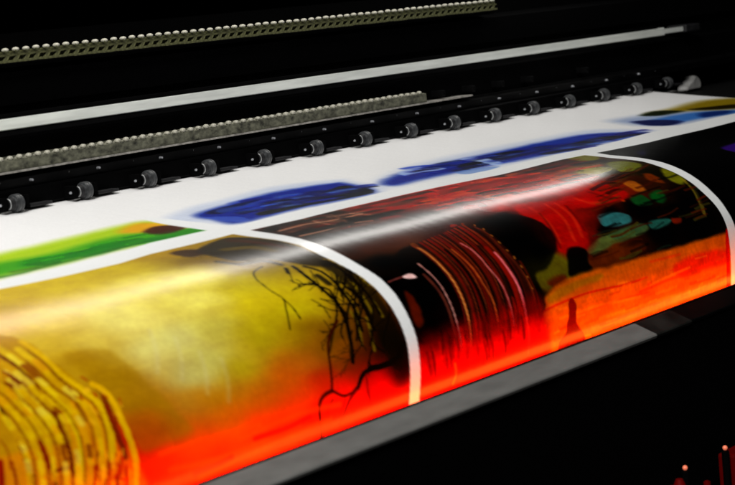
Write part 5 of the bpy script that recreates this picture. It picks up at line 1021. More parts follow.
 ('l','B',(0,0,0),0.8,2.1,4.2,[(-35,444.8),(-37,468.8),(-40,488),(-43,505.6),(-47,520.8)]),
 ('l','B',(0,0,0),0.7,2.2,3.8,[(5,450.4),(2,473.6),(-1,494.4),(-5,511.2),(-8,527.2)]),
 ('l','B',(170,90,22),0.8,1.1,1.8,[(35,422.4),(34,424)]),
 ('l','B',(170,90,22),0.8,1.1,1.8,[(37,431.2),(36,432.8)]),
 ('l','B',(170,90,22),0.8,1.1,1.8,[(35,441.6),(35,443.2)]),
 ('l','B',(170,90,22),0.8,1.1,1.9,[(34,452),(34,453.6)]),
 ('l','B',(170,90,22),0.8,1.1,1.9,[(33,463.2),(33,464)]),
 ('l','B',(170,90,22),0.8,1.2,2.1,[(34,472),(33,473.6)]),
 ('l','B',(170,90,22),0.8,1.2,2,[(33,482.4),(33,484)]),
 ('l','B',(170,90,22),0.8,1,1.8,[(32,493.6),(32,494.4)]),
 ('l','B',(170,90,22),0.8,1,1.6,[(30,504.8),(31,505.6)]),
 ('p','B',(150,0,0),0.6,17.3,0,[(-141,521.6),(-112,516),(-80,514.4),(-53,515.2),(-7,514.4),(38,516),(25,580),(-70,580),(-153,576.8)]),  # red foreground here and next, with lamp glow at the sheet's foot painted in
 ('p','B',(225,0,0),0.85,14.9,0,[(-148,539.2),(-121,532),(-89,531.2),(-62,532.8),(-16,532),(31,532.8),(25,580),(-70,580),(-153,576.8)]),
 ('l','B',(235,10,0),0.27,3.3,2.3,[(-31,522.4),(-32,531.2),(-34,542.4)]),
 ('l','B',(30,0,0),0.37,2.9,3.4,[(-137,529.6),(-137,537.6),(-138,549.6)]),
 ('l','B',(200,0,0),0.37,3,2.4,[(-119,534.4),(-118,542.4),(-119,552.8)]),
 ('l','B',(200,0,0),0.28,3.2,2.6,[(-62,528.8),(-62,537.6),(-63,549.6)]),
 ('l','B',(30,0,0),0.17,3.1,3.3,[(-83,526.4),(-83,535.2),(-85,544)]),
 ('l','B',(0,0,0),0.23,3,1.5,[(-106,525.6),(-106,534.4),(-108,542.4)]),
 ('l','B',(200,0,0),0.24,3.2,1.6,[(2,528.8),(3,537.6),(2,548)]),
 ('l','B',(200,0,0),0.16,3.1,1.8,[(-26,511.2),(-29,520),(-32,531.2)]),
 ('l','B',(90,0,0),0.16,3.2,3.5,[(-16,528),(-16,536.8),(-17,548.8)]),
 ('l','B',(200,0,0),0.33,3.1,3,[(-62,531.2),(-62,540),(-62,548)]),
 ('l','B',(30,0,0),0.2,3.2,3,[(0,525.6),(0,534.4),(-2,545.6)]),
 ('l','B',(0,0,0),0.25,3,3.4,[(-102,522.4),(-103,531.2),(-104,538.4)]),
 ('l','B',(235,10,0),0.27,2.8,2.8,[(-118,524.8),(-119,532.8),(-121,544.8)]),
 ('l','B',(200,0,0),0.24,3.3,3.6,[(14,529.6),(15,539.2),(14,549.6)]),
 ('l','B',(30,0,0),0.27,2.8,2.3,[(-104,518.4),(-105,526.4),(-108,537.6)]),
 ('l','B',(200,0,0),0.17,3.1,3.1,[(-70,528),(-70,536.8),(-72,548)]),
 ('l','B',(200,0,0),0.22,3.1,3.4,[(-35,525.6),(-36,534.4),(-37,544.8)]),
 ('l','B',(0,0,0),0.18,2.8,2.1,[(-130,525.6),(-131,533.6),(-132,544)]),
 ('l','B',(90,0,0),0.33,3.1,1.9,[(-70,531.2),(-69,540),(-70,553.6)]),
 ('l','B',(90,0,0),0.36,2.9,3.1,[(-91,515.2),(-92,524),(-95,533.6)]),
 ('l','B',(0,0,0),0.4,2.8,2.8,[(-130,530.4),(-130,539.2),(-131,551.2)]),
 ('l','B',(200,0,0),0.34,3.2,3.6,[(-61,527.2),(-61,536),(-63,546.4)]),
 ('l','B',(0,0,0),0.2,3,3,[(-55,531.2),(-54,540),(-55,548.8)]),
 ('l','B',(30,0,0),0.33,3.2,2.5,[(32,506.4),(30,515.2),(27,522.4)]),
 ('l','B',(30,0,0),0.32,3,2.7,[(-51,517.6),(-53,526.4),(-56,539.2)]),
 ('l','B',(30,0,0),0.25,3.3,3,[(-23,524.8),(-23,533.6),(-25,543.2)]),
 ('l','B',(200,0,0),0.2,2.9,3.1,[(-61,512),(-64,520.8),(-66,528)]),
 ('l','B',(235,10,0),0.34,3,3.5,[(-2,508),(-4,516.8),(-8,526.4)]),
 ('l','B',(30,0,0),0.21,3.3,2.2,[(-54,533.6),(-53,542.4),(-54,550.4)]),
 ('l','B',(90,0,0),0.4,3,3.2,[(-108,531.2),(-107,540),(-108,547.2)]),
 ('l','B',(200,0,0),0.34,3.2,2,[(-30,528.8),(-30,537.6),(-30,544.8)]),
 ('l','B',(0,0,0),0.35,3.1,2.1,[(-52,514.4),(-54,523.2),(-56,531.2)]),
 ('l','B',(200,0,0),0.39,3.1,3.4,[(-19,512.8),(-21,521.6),(-24,530.4)]),
 ('l','B',(235,10,0),0.33,3,2,[(-113,525.6),(-114,533.6),(-115,540.8)]),
 ('l','B',(30,0,0),0.22,3.1,2.4,[(-49,524),(-50,532.8),(-51,542.4)]),
 ('l','B',(0,0,0),0.28,2.8,1.9,[(-136,540),(-135,548),(-135,557.6)]),
 ('l','B',(30,0,0),0.32,3.1,2.6,[(-16,518.4),(-17,527.2),(-20,539.2)]),
 ('l','B',(30,0,0),0.18,3.1,2.9,[(-71,516.8),(-72,524.8),(-75,534.4)]),
 ('l','B',(90,0,0),0.17,2.9,3.3,[(-134,530.4),(-133,538.4),(-134,548.8)]),
 ('l','B',(0,0,0),0.35,3.1,3.3,[(-30,532),(-29,540.8),(-30,550.4)]),
 ('l','B',(200,0,0),0.19,3.1,3.4,[(-55,512),(-58,520.8),(-60,527.2)]),
 ('l','B',(30,0,0),0.21,3,3.5,[(-95,524),(-95,532.8),(-97,540.8)]),
 ('l','B',(200,0,0),0.32,3.2,2.4,[(9,534.4),(10,543.2),(10,553.6)]),
 ('l','B',(30,0,0),0.39,3.2,3.3,[(-49,533.6),(-48,542.4),(-49,553.6)]),
 ('l','B',(0,0,0),0.26,2.9,3,[(-113,528),(-113,536),(-114,546.4)]),
 ('l','B',(90,0,0),0.16,3.3,2.1,[(-1,531.2),(0,540),(0,548.8)]),
 ('l','B',(235,10,0),0.28,2.8,3.2,[(-85,519.2),(-86,527.2),(-87,535.2)]),
 ('l','B',(0,0,0),0.36,2.7,2.8,[(-111,515.2),(-113,524),(-117,533.6)]),
 ('l','B',(235,10,0),0.32,3.2,1.5,[(5,519.2),(4,528),(2,534.4)]),
 ('l','B',(30,0,0),0.32,3.2,2.2,[(-20,524.8),(-20,533.6),(-21,540.8)]),
 ('l','B',(200,0,0),0.16,3.1,2.4,[(-69,523.2),(-70,531.2),(-71,540.8)]),
 ('l','B',(235,10,0),0.3,3,1.5,[(-62,511.2),(-64,520),(-68,532)]),
 ('l','B',(235,10,0),0.18,3.1,1.9,[(-44,515.2),(-45,524),(-49,536.8)]),
 ('l','B',(30,0,0),0.39,3.2,2.9,[(-59,536),(-58,544.8),(-58,552)]),
 ('l','B',(30,0,0),0.27,2.8,3.3,[(-43,512),(-45,520.8),(-49,532)]),
 ('l','B',(200,0,0),0.17,3,3.4,[(-110,536.8),(-109,544.8),(-109,555.2)]),
 ('l','B',(235,10,0),0.33,3.1,3.5,[(-14,519.2),(-15,528),(-17,538.4)]),
 ('l','B',(0,0,0),0.23,3.1,2.4,[(-5,517.6),(-6,526.4),(-8,537.6)]),
 ('l','B',(235,10,0),0.25,3.2,2.8,[(-62,527.2),(-62,536),(-64,548)]),
 ('l','B',(0,0,0),0.34,3.3,2.6,[(1,525.6),(1,534.4),(0,544)]),
 ('l','B',(235,30,20),0.8,1.5,3.1,[(8,528),(7,543.2),(4,557.6)]),
 ('l','B',(215,90,10),0.8,1.4,3,[(-103,545.6),(-103,553.6),(-108,560.8)]),
 ('l','B',(185,130,100),0.7,3.2,4.2,[(-115,304),(-86,304.8),(-50,305.6)]),
 ('l','B',(185,130,100),0.7,3.4,4.7,[(-124,332),(-91,332),(-57,340.8),(-22,340)]),
 ('l','B',(185,130,100),0.7,2.8,3.6,[(-130,360),(-101,362.4),(-63,361.6),(-41,366.4)]),
 ('l','B',(185,130,100),0.6,3.1,3.7,[(-69,313.6),(-79,341.6),(-76,359.2)]),
 ('l','B',(185,130,100),0.6,4,4.8,[(-27,332.8),(-21,350.4),(2,355.2)]),
 ('l','B',(185,130,100),0.5,1.6,1.7,[(-41,319.2),(-57,348),(-76,369.6)]),
 ('l','B',(8,0,0),0.9,4.2,8.4,[(-122,316.8),(-93,319.2),(-57,323.2)]),
 ('l','B',(8,0,0),0.9,3.7,7.5,[(-136,353.6),(-102,356),(-64,360)]),
 ('l','B',(8,0,0),0.9,2.7,5.3,[(-133,380),(-104,381.6),(-63,384)]),
 ('l','B',(8,0,0),0.9,4.5,9,[(-50,343.2),(-29,354.4),(9,356.8)]),
 ('p','C',(45,10,110),0.9,6.7,0,[(531,401.6),(563,397.6),(588,400.8),(546,422.4),(529,415.2)]),
 ('p','C',(20,20,90),0.5,8,0,[(432,352),(451,352),(421,368)]),
]
SEAMS = {
 'lane_top': [(-423.0,286.4),(-395.0,288.0),(-332.0,285.6),(-266.0,284.0),(-224.0,276.8),(-164.0,276.8),(-128.0,284.0),(-41.0,284.0),(29.0,285.6),(105.0,285.6),(266.0,291.2),(381.0,289.6),(445.0,293.6),(575.0,288.0),(695.0,288.0),(782.0,289.6),(856.0,286.4)],
 'lane_bottom': [(-442.0,309.6),(-413.0,308.8),(-357.0,312.8),(-296.0,315.2),(-257.0,309.6),(-198.0,308.8),(-152.0,306.4),(-75.0,312.8),(-2.0,310.4),(72.0,310.4),(227.0,317.6),(341.0,315.2),(403.0,319.2),(504.0,328.0),(621.0,327.2),(711.0,325.6),(778.0,324.8)],
 'cross_one_left': [(-154.0,197.6),(-158.0,217.6),(-159.0,236.8),(-157.0,270.4),(-155.0,300.8),(-156.0,332.0),(-154.0,380.0),(-160.0,407.2),(-158.0,427.2),(-154.0,447.2),(-152.0,464.8),(-152.0,481.6),(-154.0,500.0),(-157.0,516.0),(-161.0,529.6),(-168.0,563.2)],
 'cross_one_right': [(-144.0,197.6),(-139.0,216.8),(-135.0,249.6),(-131.0,283.2),(-135.0,313.6),(-138.0,366.4),(-140.0,389.6),(-142.0,419.2),(-141.0,435.2),(-137.0,455.2),(-137.0,474.4),(-140.0,495.2),(-143.0,513.6),(-148.0,532.0),(-154.0,562.4)],
 'cross_two_left': [(384.0,324.8),(383.0,349.6),(390.0,383.2),(386.0,407.2),(385.0,432.0),(383.0,463.2),(383.0,489.6),(383.0,508.0),(381.0,522.4),(377.0,567.2)],
 'cross_two_right': [(409.0,309.6),(400.0,339.2),(406.0,373.6),(406.0,396.0),(402.0,432.8),(399.0,461.6),(397.0,489.6),(399.0,507.2),(399.0,524.8),(397.0,568.0)],
}


# ------------------------------------------------------------------ materials
def lin(c): 
    c = np.asarray(c, float)/255.
    return np.where(c <= .04045, c/12.92, ((c+.055)/1.055)**2.4)

def mat(name, col, rough=.5, metal=0., spec=.5, noise=None, bump=None, emit=None, estr=0.):
    m = bpy.data.materials.new(name); m.use_nodes = True
    nt = m.node_tree; b = nt.nodes['Principled BSDF']
    b.inputs['Roughness'].default_value = rough; b.inputs['Metallic'].default_value = metal
    b.inputs['Specular IOR Level'].default_value = spec
    tc = nt.nodes.new('ShaderNodeTexCoord')
    if noise:
        scale, amt, stretch = noise
        mp = nt.nodes.new('ShaderNodeMapping'); mp.inputs['Scale'].default_value = stretch
        n = nt.nodes.new('ShaderNodeTexNoise'); n.inputs['Scale'].default_value = scale; n.inputs['Detail'].default_value = 5
        nt.links.new(tc.outputs['Object'], mp.inputs[0]); nt.links.new(mp.outputs[0], n.inputs['Vector'])
        r = nt.nodes.new('ShaderNodeValToRGB')
        r.color_ramp.elements[0].position = .3; r.color_ramp.elements[1].position = .7
        r.color_ramp.elements[0].color = (*[x*(1-amt) for x in col], 1); r.color_ramp.elements[1].color = (*[min(1, x*(1+amt)) for x in col], 1)
        nt.links.new(n.outputs['Fac'], r.inputs[0]); nt.links.new(r.outputs[0], b.inputs['Base Color'])
    else:
        b.inputs['Base Color'].default_value = (*col, 1)
    if bump:
        n2 = nt.nodes.new('ShaderNodeTexNoise'); n2.inputs['Scale'].default_value = bump[0]
        nt.links.new(tc.outputs['Object'], n2.inputs['Vector'])
        bp = nt.nodes.new('ShaderNodeBump'); bp.inputs['Strength'].default_value = bump[1]; bp.inputs['Distance'].default_value = .001
        nt.links.new(n2.outputs['Fac'], bp.inputs['Height']); nt.links.new(bp.outputs[0], b.inputs['Normal'])
    if emit:
        b.inputs['Emission Color'].default_value = (*emit, 1); b.inputs['Emission Strength'].default_value = estr
    return m

M = dict(
 black = mat('black_enamel', (.0012,.0012,.0013), .6, spec=.02),
 black2 = mat('black_plastic', (.0016,.0016,.0017), .5, spec=.05, noise=(40,.4,(1,1,1))),
 chain = mat('olive_chain_plastic', (.082,.084,.034), .55, spec=.4, noise=(160,.85,(1,1,1))),
 rib = mat('pale_chain_rib', (.33,.32,.26), .5, spec=.5, noise=(300,.35,(1,1,1))),
 track = mat('olive_grey_track', (.085,.085,.06), .6, spec=.3, noise=(140,.75,(1,1,1.5)), bump=(500,.4)),
 lip = mat('worn_track_lip', (.22,.21,.19), .5, noise=(200,.5,(1,1,1))),
 belt = mat('pale_drive_belt', (.68,.71,.67), .55, spec=.3, noise=(30,.14,(.6,3,6))),
 rubber = mat('grey_roller_rubber', (.036,.038,.040), .42, spec=.5, noise=(250,.6,(1,1,1))),
 hub = mat('steel_roller_hub', (.35,.36,.36), .35, metal=.6),
 plate = mat('dull_guide_plate', (.012,.012,.013), .5, spec=.2, noise=(120,.5,(1,1,1))),
 screw = mat('steel_screw', (.6,.62,.66), .3, metal=.7),
 bar = mat('grey_anodised_bar', (.135,.135,.128), .55, spec=.35, noise=(60,.15,(.5,1.5,1.5)), bump=(300,.2)),
 bar_shade = mat('shaded_bar_grey', (.008,.008,.007), .6, spec=.2, noise=(45,.8,(1,1,1))),  # dimming of the bar's right end, put into a darker colour
 clear = mat('pale_grey_end_guide', (.30,.30,.29), .45, noise=(40,.4,(1,1,1))),
 redlit = mat('red_lit_surface', (.10,.0003,.0003), .6, spec=.05, noise=(25,.4,(1,1,1))),  # red light falling on these surfaces is put into the base colour
 lampred = mat('red_indicator', (.8,.2,.1), .3, emit=(1,.22,.12), estr=.4),
 heater = mat('red_heater_tube', (.5,.02,.01), .4, emit=(1,.14,.010), estr=22.),
 tray = mat('black_table', (.004,.004,.004), .6, spec=.1),
 floor = mat('dark_floor', (.002,.002,.002), .7, spec=.02, noise=(3,.4,(1,1,1))),
 wall = mat('dark_wall', (.0015,.0015,.0015), .9, spec=0., noise=(2,.3,(1,1,1))),
)

# ------------------------------------------------------------------ helpers
def obj(name, bm, m, parent=None, smooth=False, loc=None):
    me = bpy.data.meshes.new(name); bmesh.ops.recalc_face_normals(bm, faces=bm.faces)
    bm.to_mesh(me); bm.free(); me.materials.append(m)
    if smooth:
        for p in me.polygons: p.use_smooth = True
        try: me.set_sharp_from_angle(angle=math.radians(35))
        except Exception: pass
    o = bpy.data.objects.new(name, me); C.objects.link(o)
    if parent: o.parent = parent
    if loc: o.location = loc
    return o
def box(bm, x0, x1, y0, y1, z0, z1, bev=0.):
    r = bmesh.ops.create_cube(bm, size=1.)
    for v in r['verts']:
        v.co = Vector(((x0+x1)/2+v.co.x*(x1-x0), (y0+y1)/2+v.co.y*(y1-y0), (z0+z1)/2+v.co.z*(z1-z0)))
    if bev:
        es = list({e for v in r['verts'] for e in v.link_edges})
        bmesh.ops.bevel(bm, geom=es, offset=bev, segments=2, affect='EDGES', profile=.6)
def cyl(bm, a, b, r0, r1=None, seg=24, bev=0.):
    a = Vector(a); b = Vector(b); r1 = r0 if r1 is None else r1; d = b-a
    q = Vector((0,0,1)).rotation_difference(d.normalized()).to_matrix().to_4x4()
    r = bmesh.ops.create_cone(bm, cap_ends=True, segments=seg, radius1=r0, radius2=r1, depth=d.length, matrix=Matrix.Translation((a+b)/2) @ q)
    if bev:
        es = [e for e in {e for v in r['verts'] for e in v.link_edges} if any(len(f.verts) > 4 for f in e.link_faces)]
        bmesh.ops.bevel(bm, geom=es, offset=bev, segments=2, affect='EDGES')
def extrude(bm, prof, x0, x1):
    """closed (y,z) outline swept along the machine"""
    a = [bm.verts.new((x0, y, z)) for y, z in prof]; b = [bm.verts.new((x1, y, z)) for y, z in prof]
    n = len(prof)
    for i in range(n): bm.faces.new((a[i], a[(i+1) % n], b[(i+1) % n], b[i]))
    bm.faces.new(a[::-1]); bm.faces.new(b)
def empty(name, loc=(0,0,0), parent=None):
    o = bpy.data.objects.new(name, None); o.location = loc; C.objects.link(o)
    if parent: o.parent = parent
    return o
def copy_tree(o, parent, dx, dy=0., dz=0.):
    c = o.copy(); C.objects.link(c); c.parent = parent
    c.location = (o.location.x+dx, o.location.y+dy, o.location.z+dz)
    for ch in list(o.children):
        g = ch.copy(); C.objects.link(g); g.parent = c
    return c

# ------------------------------------------------------------------ setting
def plane(name, verts, m):
    bm = bmesh.new(); bm.faces.new([bm.verts.new(v) for v in verts]); o = obj(name, bm, m); o['kind'] = 'structure'; return o
plane('floor', [(-8,-8,0),(12,-8,0),(12,8,0),(-8,8,0)], M['floor'])
plane('wall', [(-8,6,0),(12,6,0),(12,6,5),(-8,6,5)], M['wall'])

# ------------------------------------------------------------------ printer
pr = empty('large_format_printer', (0,0,0))
pr['label'] = 'black roll-fed large format printer with rails, drive belt, pinch rollers and grey front bar'
pr['category'] = 'printer'
X0, X1 = -1.0, 1.62
def P(name, bm, m, smooth=False, parent=None):
    o = obj(name, bm, m, None, smooth); par = parent or pr
    o.parent = par
    return o

# gantry beam: stepped black extrusion behind the rails
bm = bmesh.new(); extrude(bm, [(-.205,.945),(-.205,.990),(-.190,.994),(-.190,1.016),(-.198,1.020),(-.198,1.050),(-.175,1.055),(-.175,1.085),(-.120,1.088),(-.120,1.15),(.12,1.15),(.12,.90),(-.10,.90),(-.17,.945)], X0, X1)
P('gantry_beam', bm, M['black'])
bm = bmesh.new(); extrude(bm, [(-.206,.9465),(-.222,.9465),(-.2235,.955),(-.206,.9585)], X0, X1)
P('lower_rail', bm, M['black2'])
bm = bmesh.new(); extrude(bm, [(-.2060,.9460),(-.2255,.9460),(-.2275,.9440),(-.2285,.9300),(-.2265,.9285),(-.2060,.9310)], X0, .985)
P('roller_cover', bm, M['black'])
# drive belt: a flat toothed belt, narrowing into its clamp at the far end
bm = bmesh.new(); extrude(bm, [(-.2155,.9985),(-.2175,.9995),(-.2175,1.0085),(-.2155,1.0095),(-.2135,1.0085),(-.2135,.9995)], X0, 1.02)
box(bm, 1.0201, 1.10, -.2165, -.2145, 1.001, 1.0072)
P('drive_belt', bm, M['belt'])
bm = bmesh.new(); box(bm, X0, 1.0, -.2175, -.2135, .9935, .9972); box(bm, X0, 1.0, -.2175, -.2135, 1.0106, 1.0135)
P('belt_channel', bm, M['black2'])
bm = bmesh.new(); box(bm, 1.075, 1.115, -.222, -.190, .999, 1.0095, .002)
P('belt_clamp', bm, M['plate'])
# upper cable chain
def link_upper(pitch):
    bm = bmesh.new()
    y0, y1 = -.2135, -.2095
    z0, z1 = 0., .0125
    # side plate with two slanted windows: built as bars
    box(bm, 0, pitch, y0, y1, z0, z0+.0022)                       # lower lip
    def slant(xa, xb, za, zb, w):
        vs = [(xa, za), (xa+w, za), (xb+w, zb), (xb, zb)]
        f = [bm.verts.new((x, y0+.0004, z)) for x, z in vs]; k = [bm.verts.new((x, y1, z)) for x, z in vs]
        for i in range(4): bm.faces.new((f[i], f[(i+1) % 4], k[(i+1) % 4], k[i]))
        bm.faces.new(f); bm.faces.new(k[::-1])
    slant(pitch*.10, pitch*.34, z0+.0021, z0+.0060, pitch*.36)
    box(bm, 0, pitch, y0+.0008, y1, z0+.0058, z0+.0074)           # middle web
    slant(pitch*.40, pitch*.30, z0+.0072, z1-.0012, pitch*.34)
    box(bm, 0, pitch, y1+.0006, y1+.0014, z0, z1-.002)            # dark back web
    return bm
UP = .0129*.965
ch = empty('cable_chain'); ch.parent = pr
ch['label'] = 'upper olive cable chain with pale ribs'
n = 95; xs = .62-n*UP
bm = bmesh.new(); box(bm, X0, .62, -.2070, -.176, 1.0545, 1.0577); box(bm, X0, .62, -.186, -.176, 1.0577, 1.0650)
P('chain_tray', bm, M['black'])
def rib_bm(pitch, z1):
    bm = bmesh.new()
    r = bmesh.ops.create_uvsphere(bm, u_segments=12, v_segments=8, radius=1)
    for v in r['verts']: v.co = Vector((pitch*.5+v.co.x*pitch*.27, -.2105+v.co.y*.0036, z1-.0006+v.co.z*.0020))
    return bm
def make_links(par, pitch, n, xs, z0, lbm, lm, ribz):
    l = obj('chain_link', lbm, lm, par, loc=(xs, 0, z0)); rb = rib_bm(pitch, ribz)
    # the rib is one piece with its link: second material slot on the same mesh
    me = l.data; b2 = bmesh.new(); b2.from_mesh(me); nf = len(b2.faces)
    tmp = bpy.data.meshes.new('tmp'); rb.to_mesh(tmp); rb.free(); b2.from_mesh(tmp); b2.faces.ensure_lookup_table()
    for i in range(nf, len(b2.faces)): b2.faces[i].material_index = 1; b2.faces[i].smooth = True
    b2.to_mesh(me); b2.free(); bpy.data.meshes.remove(tmp); me.materials.append(M['rib'])
    for i in range(1, n):
        c = l.copy(); C.objects.link(c); c.parent = par
        c.location = (xs+i*pitch, random.uniform(-.0003,.0003), z0+random.uniform(-.00025,.00025))
make_links(ch, UP, n, xs, 1.0588, link_upper(UP), M['chain'], .0122)
# lower toothed track: a band with a pale tooth row on its upper edge
LP = .0113
tr = empty('toothed_track'); tr.parent = pr
tr['label'] = 'lower grey toothed track just above the pinch rollers'
n2 = 92; xs2 = .435-n2*LP
bm = bmesh.new(); extrude(bm, [(-.2262,.9625),(-.2262,.9722),(-.2075,.9745),(-.2075,.9625)], xs2, .44)
obj('track_band', bm, M['track'], tr)
bm = bmesh.new(); extrude(bm, [(-.2262,.9622),(-.2282,.9622),(-.2285,.9605),(-.2075,.9600),(-.2075,.9622)], xs2, .53)
obj('track_lip', bm, M['lip'], tr)
bm = bmesh.new()
r = bmesh.ops.create_uvsphere(bm, u_segments=12, v_segments=8, radius=1)
for v in r['verts']: v.co = Vector((v.co.x*.0030, v.co.y*.0032, v.co.z*.0021))
box(bm, -.0016, .0016, -.0012, .0045, -.0030, -.0002)
t0 = obj('tooth', bm, M['rib'], tr, smooth=True, loc=(xs2+LP/2, -.2240, .9742))
for i in range(1, n2):
    c = t0.copy(); C.objects.link(c); c.parent = tr
    c.location = (xs2+LP*(i+.5), -.2240, .9742+random.uniform(-.0003,.0003)); s = random.uniform(.85,1.1); c.scale = (s,1,s)
# clips that carry on past the end of the toothed track
cb = bmesh.new(); box(cb, -.0028, .0028, -.224, -.207, .965, .9725, .001); cyl(cb, (0,-.2255,.9705), (0,-.222,.9705), .0016, seg=12)
c0 = obj('rail_clip', cb, M['black2'], pr); c0.location = (.478,0,0)
for x in (.540,.603,.668,.80): 
    c = c0.copy(); C.objects.link(c); c.parent = pr; c.location = (x,0,0); c.scale = (.9,1,1)

# pinch rollers
def make_roller(x):
    e = empty('pinch_roller'); e.parent = pr; e.location = (x,-.238,.9345)
    b = bmesh.new(); cyl(b, (-.004,0,0), (.0065,0,0), .0080, seg=32, bev=.0018)
    for k in range(2): cyl(b, (-.0012+.0035*k,0,0), (.0002+.0035*k,0,0), .0083, seg=32)
    obj('wheel', b, M['rubber'], e, True)
    b = bmesh.new(); cyl(b, (-.0085,0,0), (-.0042,0,0), .0050, .0062, seg=24); obj('hub', b, M['plate'], e, True)
    b = bmesh.new(); 
    for k in range(24):
        a = 2*math.pi*k/24; a2 = 2*math.pi*(k+1)/24
        cyl(b, (-.0087, .0048*math.cos(a), .0048*math.sin(a)), (-.0087, .0048*math.cos(a2), .0048*math.sin(a2)), .0006, seg=6)
    obj('retaining_ring', b, M['hub'], e, True)
    b = bmesh.new(); cyl(b, (-.0165,0,0), (-.0085,0,0), .0022, seg=16); obj('axle', b, M['black2'], e, True)
    b = bmesh.new(); cyl(b, (-.0180,-.0,0), (-.0165,0,0), .0010, .0013, seg=12); obj('axle_tip', b, M['screw'], e, True)
    b = bmesh.new(); fork = [(-.0155,-.003),(-.0110,-.003),(-.0110,.0115),(.0105,.0115),(.0105,-.003),(.0145,-.003),(.0145,.020),(-.0155,.020)]
    lo_ = [b.verts.new((x_,y_,-.0055)) for x_,y_ in fork]; hi_ = [b.verts.new((x_,y_,.0060)) for x_,y_ in fork]
    for q in range(8): b.faces.new((lo_[q],lo_[(q+1)%8],hi_[(q+1)%8],hi_[q]))
    b.faces.new(lo_); b.faces.new(hi_[::-1])
    obj('roller_arm', b, M['black'], e)
    b = bmesh.new(); box(b, .017, .044, -.001, .012, -.0062, -.0035, .0008); obj('guide_plate', b, M['plate'], e)
    b = bmesh.new(); cyl(b, (-.003,.0155,.0185), (.0,.0195,.0185), .0013, seg=10); obj('arm_screw', b, M['screw'], e)
    return e
r0 = make_roller(-.2043)
RX = .08448
for i in range(1, 15): copy_tree(r0, pr, i*RX)
for i in (-1,-2,-3): copy_tree(r0, pr, i*RX)
# beam screws between the rollers
b = bmesh.new(); cyl(b, (0,-.2262,0), (0,-.222,0), .0011, .0015, seg=12)
s0 = obj('beam_screw', b, M['screw'], pr); s0.location = (-.170,0,.9515)
for i in range(1, 14):
    c = s0.copy(); C.objects.link(c); c.parent = pr; c.location = (-.170+i*RX,0,.9515+random.uniform(-.0008,.0008))

# media table below the sheet
def under(off, v0, v1, n):
    V = np.linspace(v0, v1, n); p = surf(np.full(n, XA), V); q = surf(np.full(n, XB), V)
    y = np.maximum(p[:,1], q[:,1]); z = np.minimum(p[:,2], q[:,2])
    return [(float(a)+off*1.2, float(b)-off) for a, b in zip(y, z)]
top = under(.012, 0, VLEN, 60)
bm = bmesh.new(); extrude(bm, [(.10,.80),(.10,.9245)]+top+[(-.60,.60),(.0,.60)], X0, X1)
P('media_table', bm, M['tray'])
# front bar: black seal then grey sloped flange, black apron below
bm = bmesh.new(); extrude(bm, [(-0.6605,0.7723),(-0.6605,0.7533),(-0.6660,0.7533),(-0.6660,0.7718),(-0.6645,0.7735),(-0.6620,0.7735)], X0, X1)
P('rubber_seal', bm, M['black2'])
bm = bmesh.new(); extrude(bm, [(-0.6665,0.7623),(-0.6665,0.7731),(-0.6680,0.7735),(-0.6895,0.7646),(-0.6902,0.7633),(-0.6895,0.7611),(-0.6860,0.7603)], X0, .125)
bar = P('front_bar', bm, M['bar']); bm = bmesh.new(); extrude(bm, [(-0.6665,0.7623),(-0.6665,0.7731),(-0.6680,0.7735),(-0.6895,0.7646),(-0.6902,0.7633),(-0.6895,0.7611),(-0.6860,0.7603)], .1252, .190)
P('shaded_bar_run', bm, M['bar_shade'])  # dark run, then a black one: the bar's fading light done in colour
bar['label'] = 'dull grey metal bar with a narrow sloping top'
bm = bmesh.new(); extrude(bm, [(-0.6665,0.7623),(-0.6665,0.7723),(-0.6680,0.7727),(-0.6880,0.7644),(-0.6885,0.7633),(-0.6880,0.7611),(-0.6860,0.7603)], X0+1.1902, X1)
P('bar_end_section', bm, M['black2'])
bm = bmesh.new(); extrude(bm, [(-0.6670,0.7601),(-0.6870,0.7598),(-0.6880,0.6063),(-0.6380,0.5663),(-0.6380,0.7513),(-0.6605,0.7528)], X0, X1)
P('front_apron', bm, M['black'])
# heater behind the bar
bm = bmesh.new(); cyl(bm, (X0,-.6520,.7610), (X1,-.6520,.7610), .0035, seg=12)
P('heater_lamp', bm, M['heater'], True)
bm = bmesh.new(); box(bm, -1.0, 1.0, -.262, -.120, 1.182, 1.200, .003); P('lamp_housing', bm, M['black'])
for x in (-.95, .95):
    bm = bmesh.new(); box(bm, x-.02, x+.02, -.170, -.125, 1.1505, 1.1815); P('lamp_bracket', bm, M['black'])
for x in (-.8, 1.4):
    bm = bmesh.new(); box(bm, x-.015, x+.015, -.7045, -.66, .505, .59); box(bm, x-.015, x+.015, -.675, -.655, .5, .62); P('rail_bracket', bm, M['black'])
# legs and base
for x in (-.8, 1.4):
    bm = bmesh.new(); box(bm, x-.04, x+.04, -.35, -.05, .06, .82, .01); P('leg', bm, M['black'])
    bm = bmesh.new(); box(bm, x-.045, x+.045, -.62, .25, .02, .075, .01); P('foot', bm, M['black'])
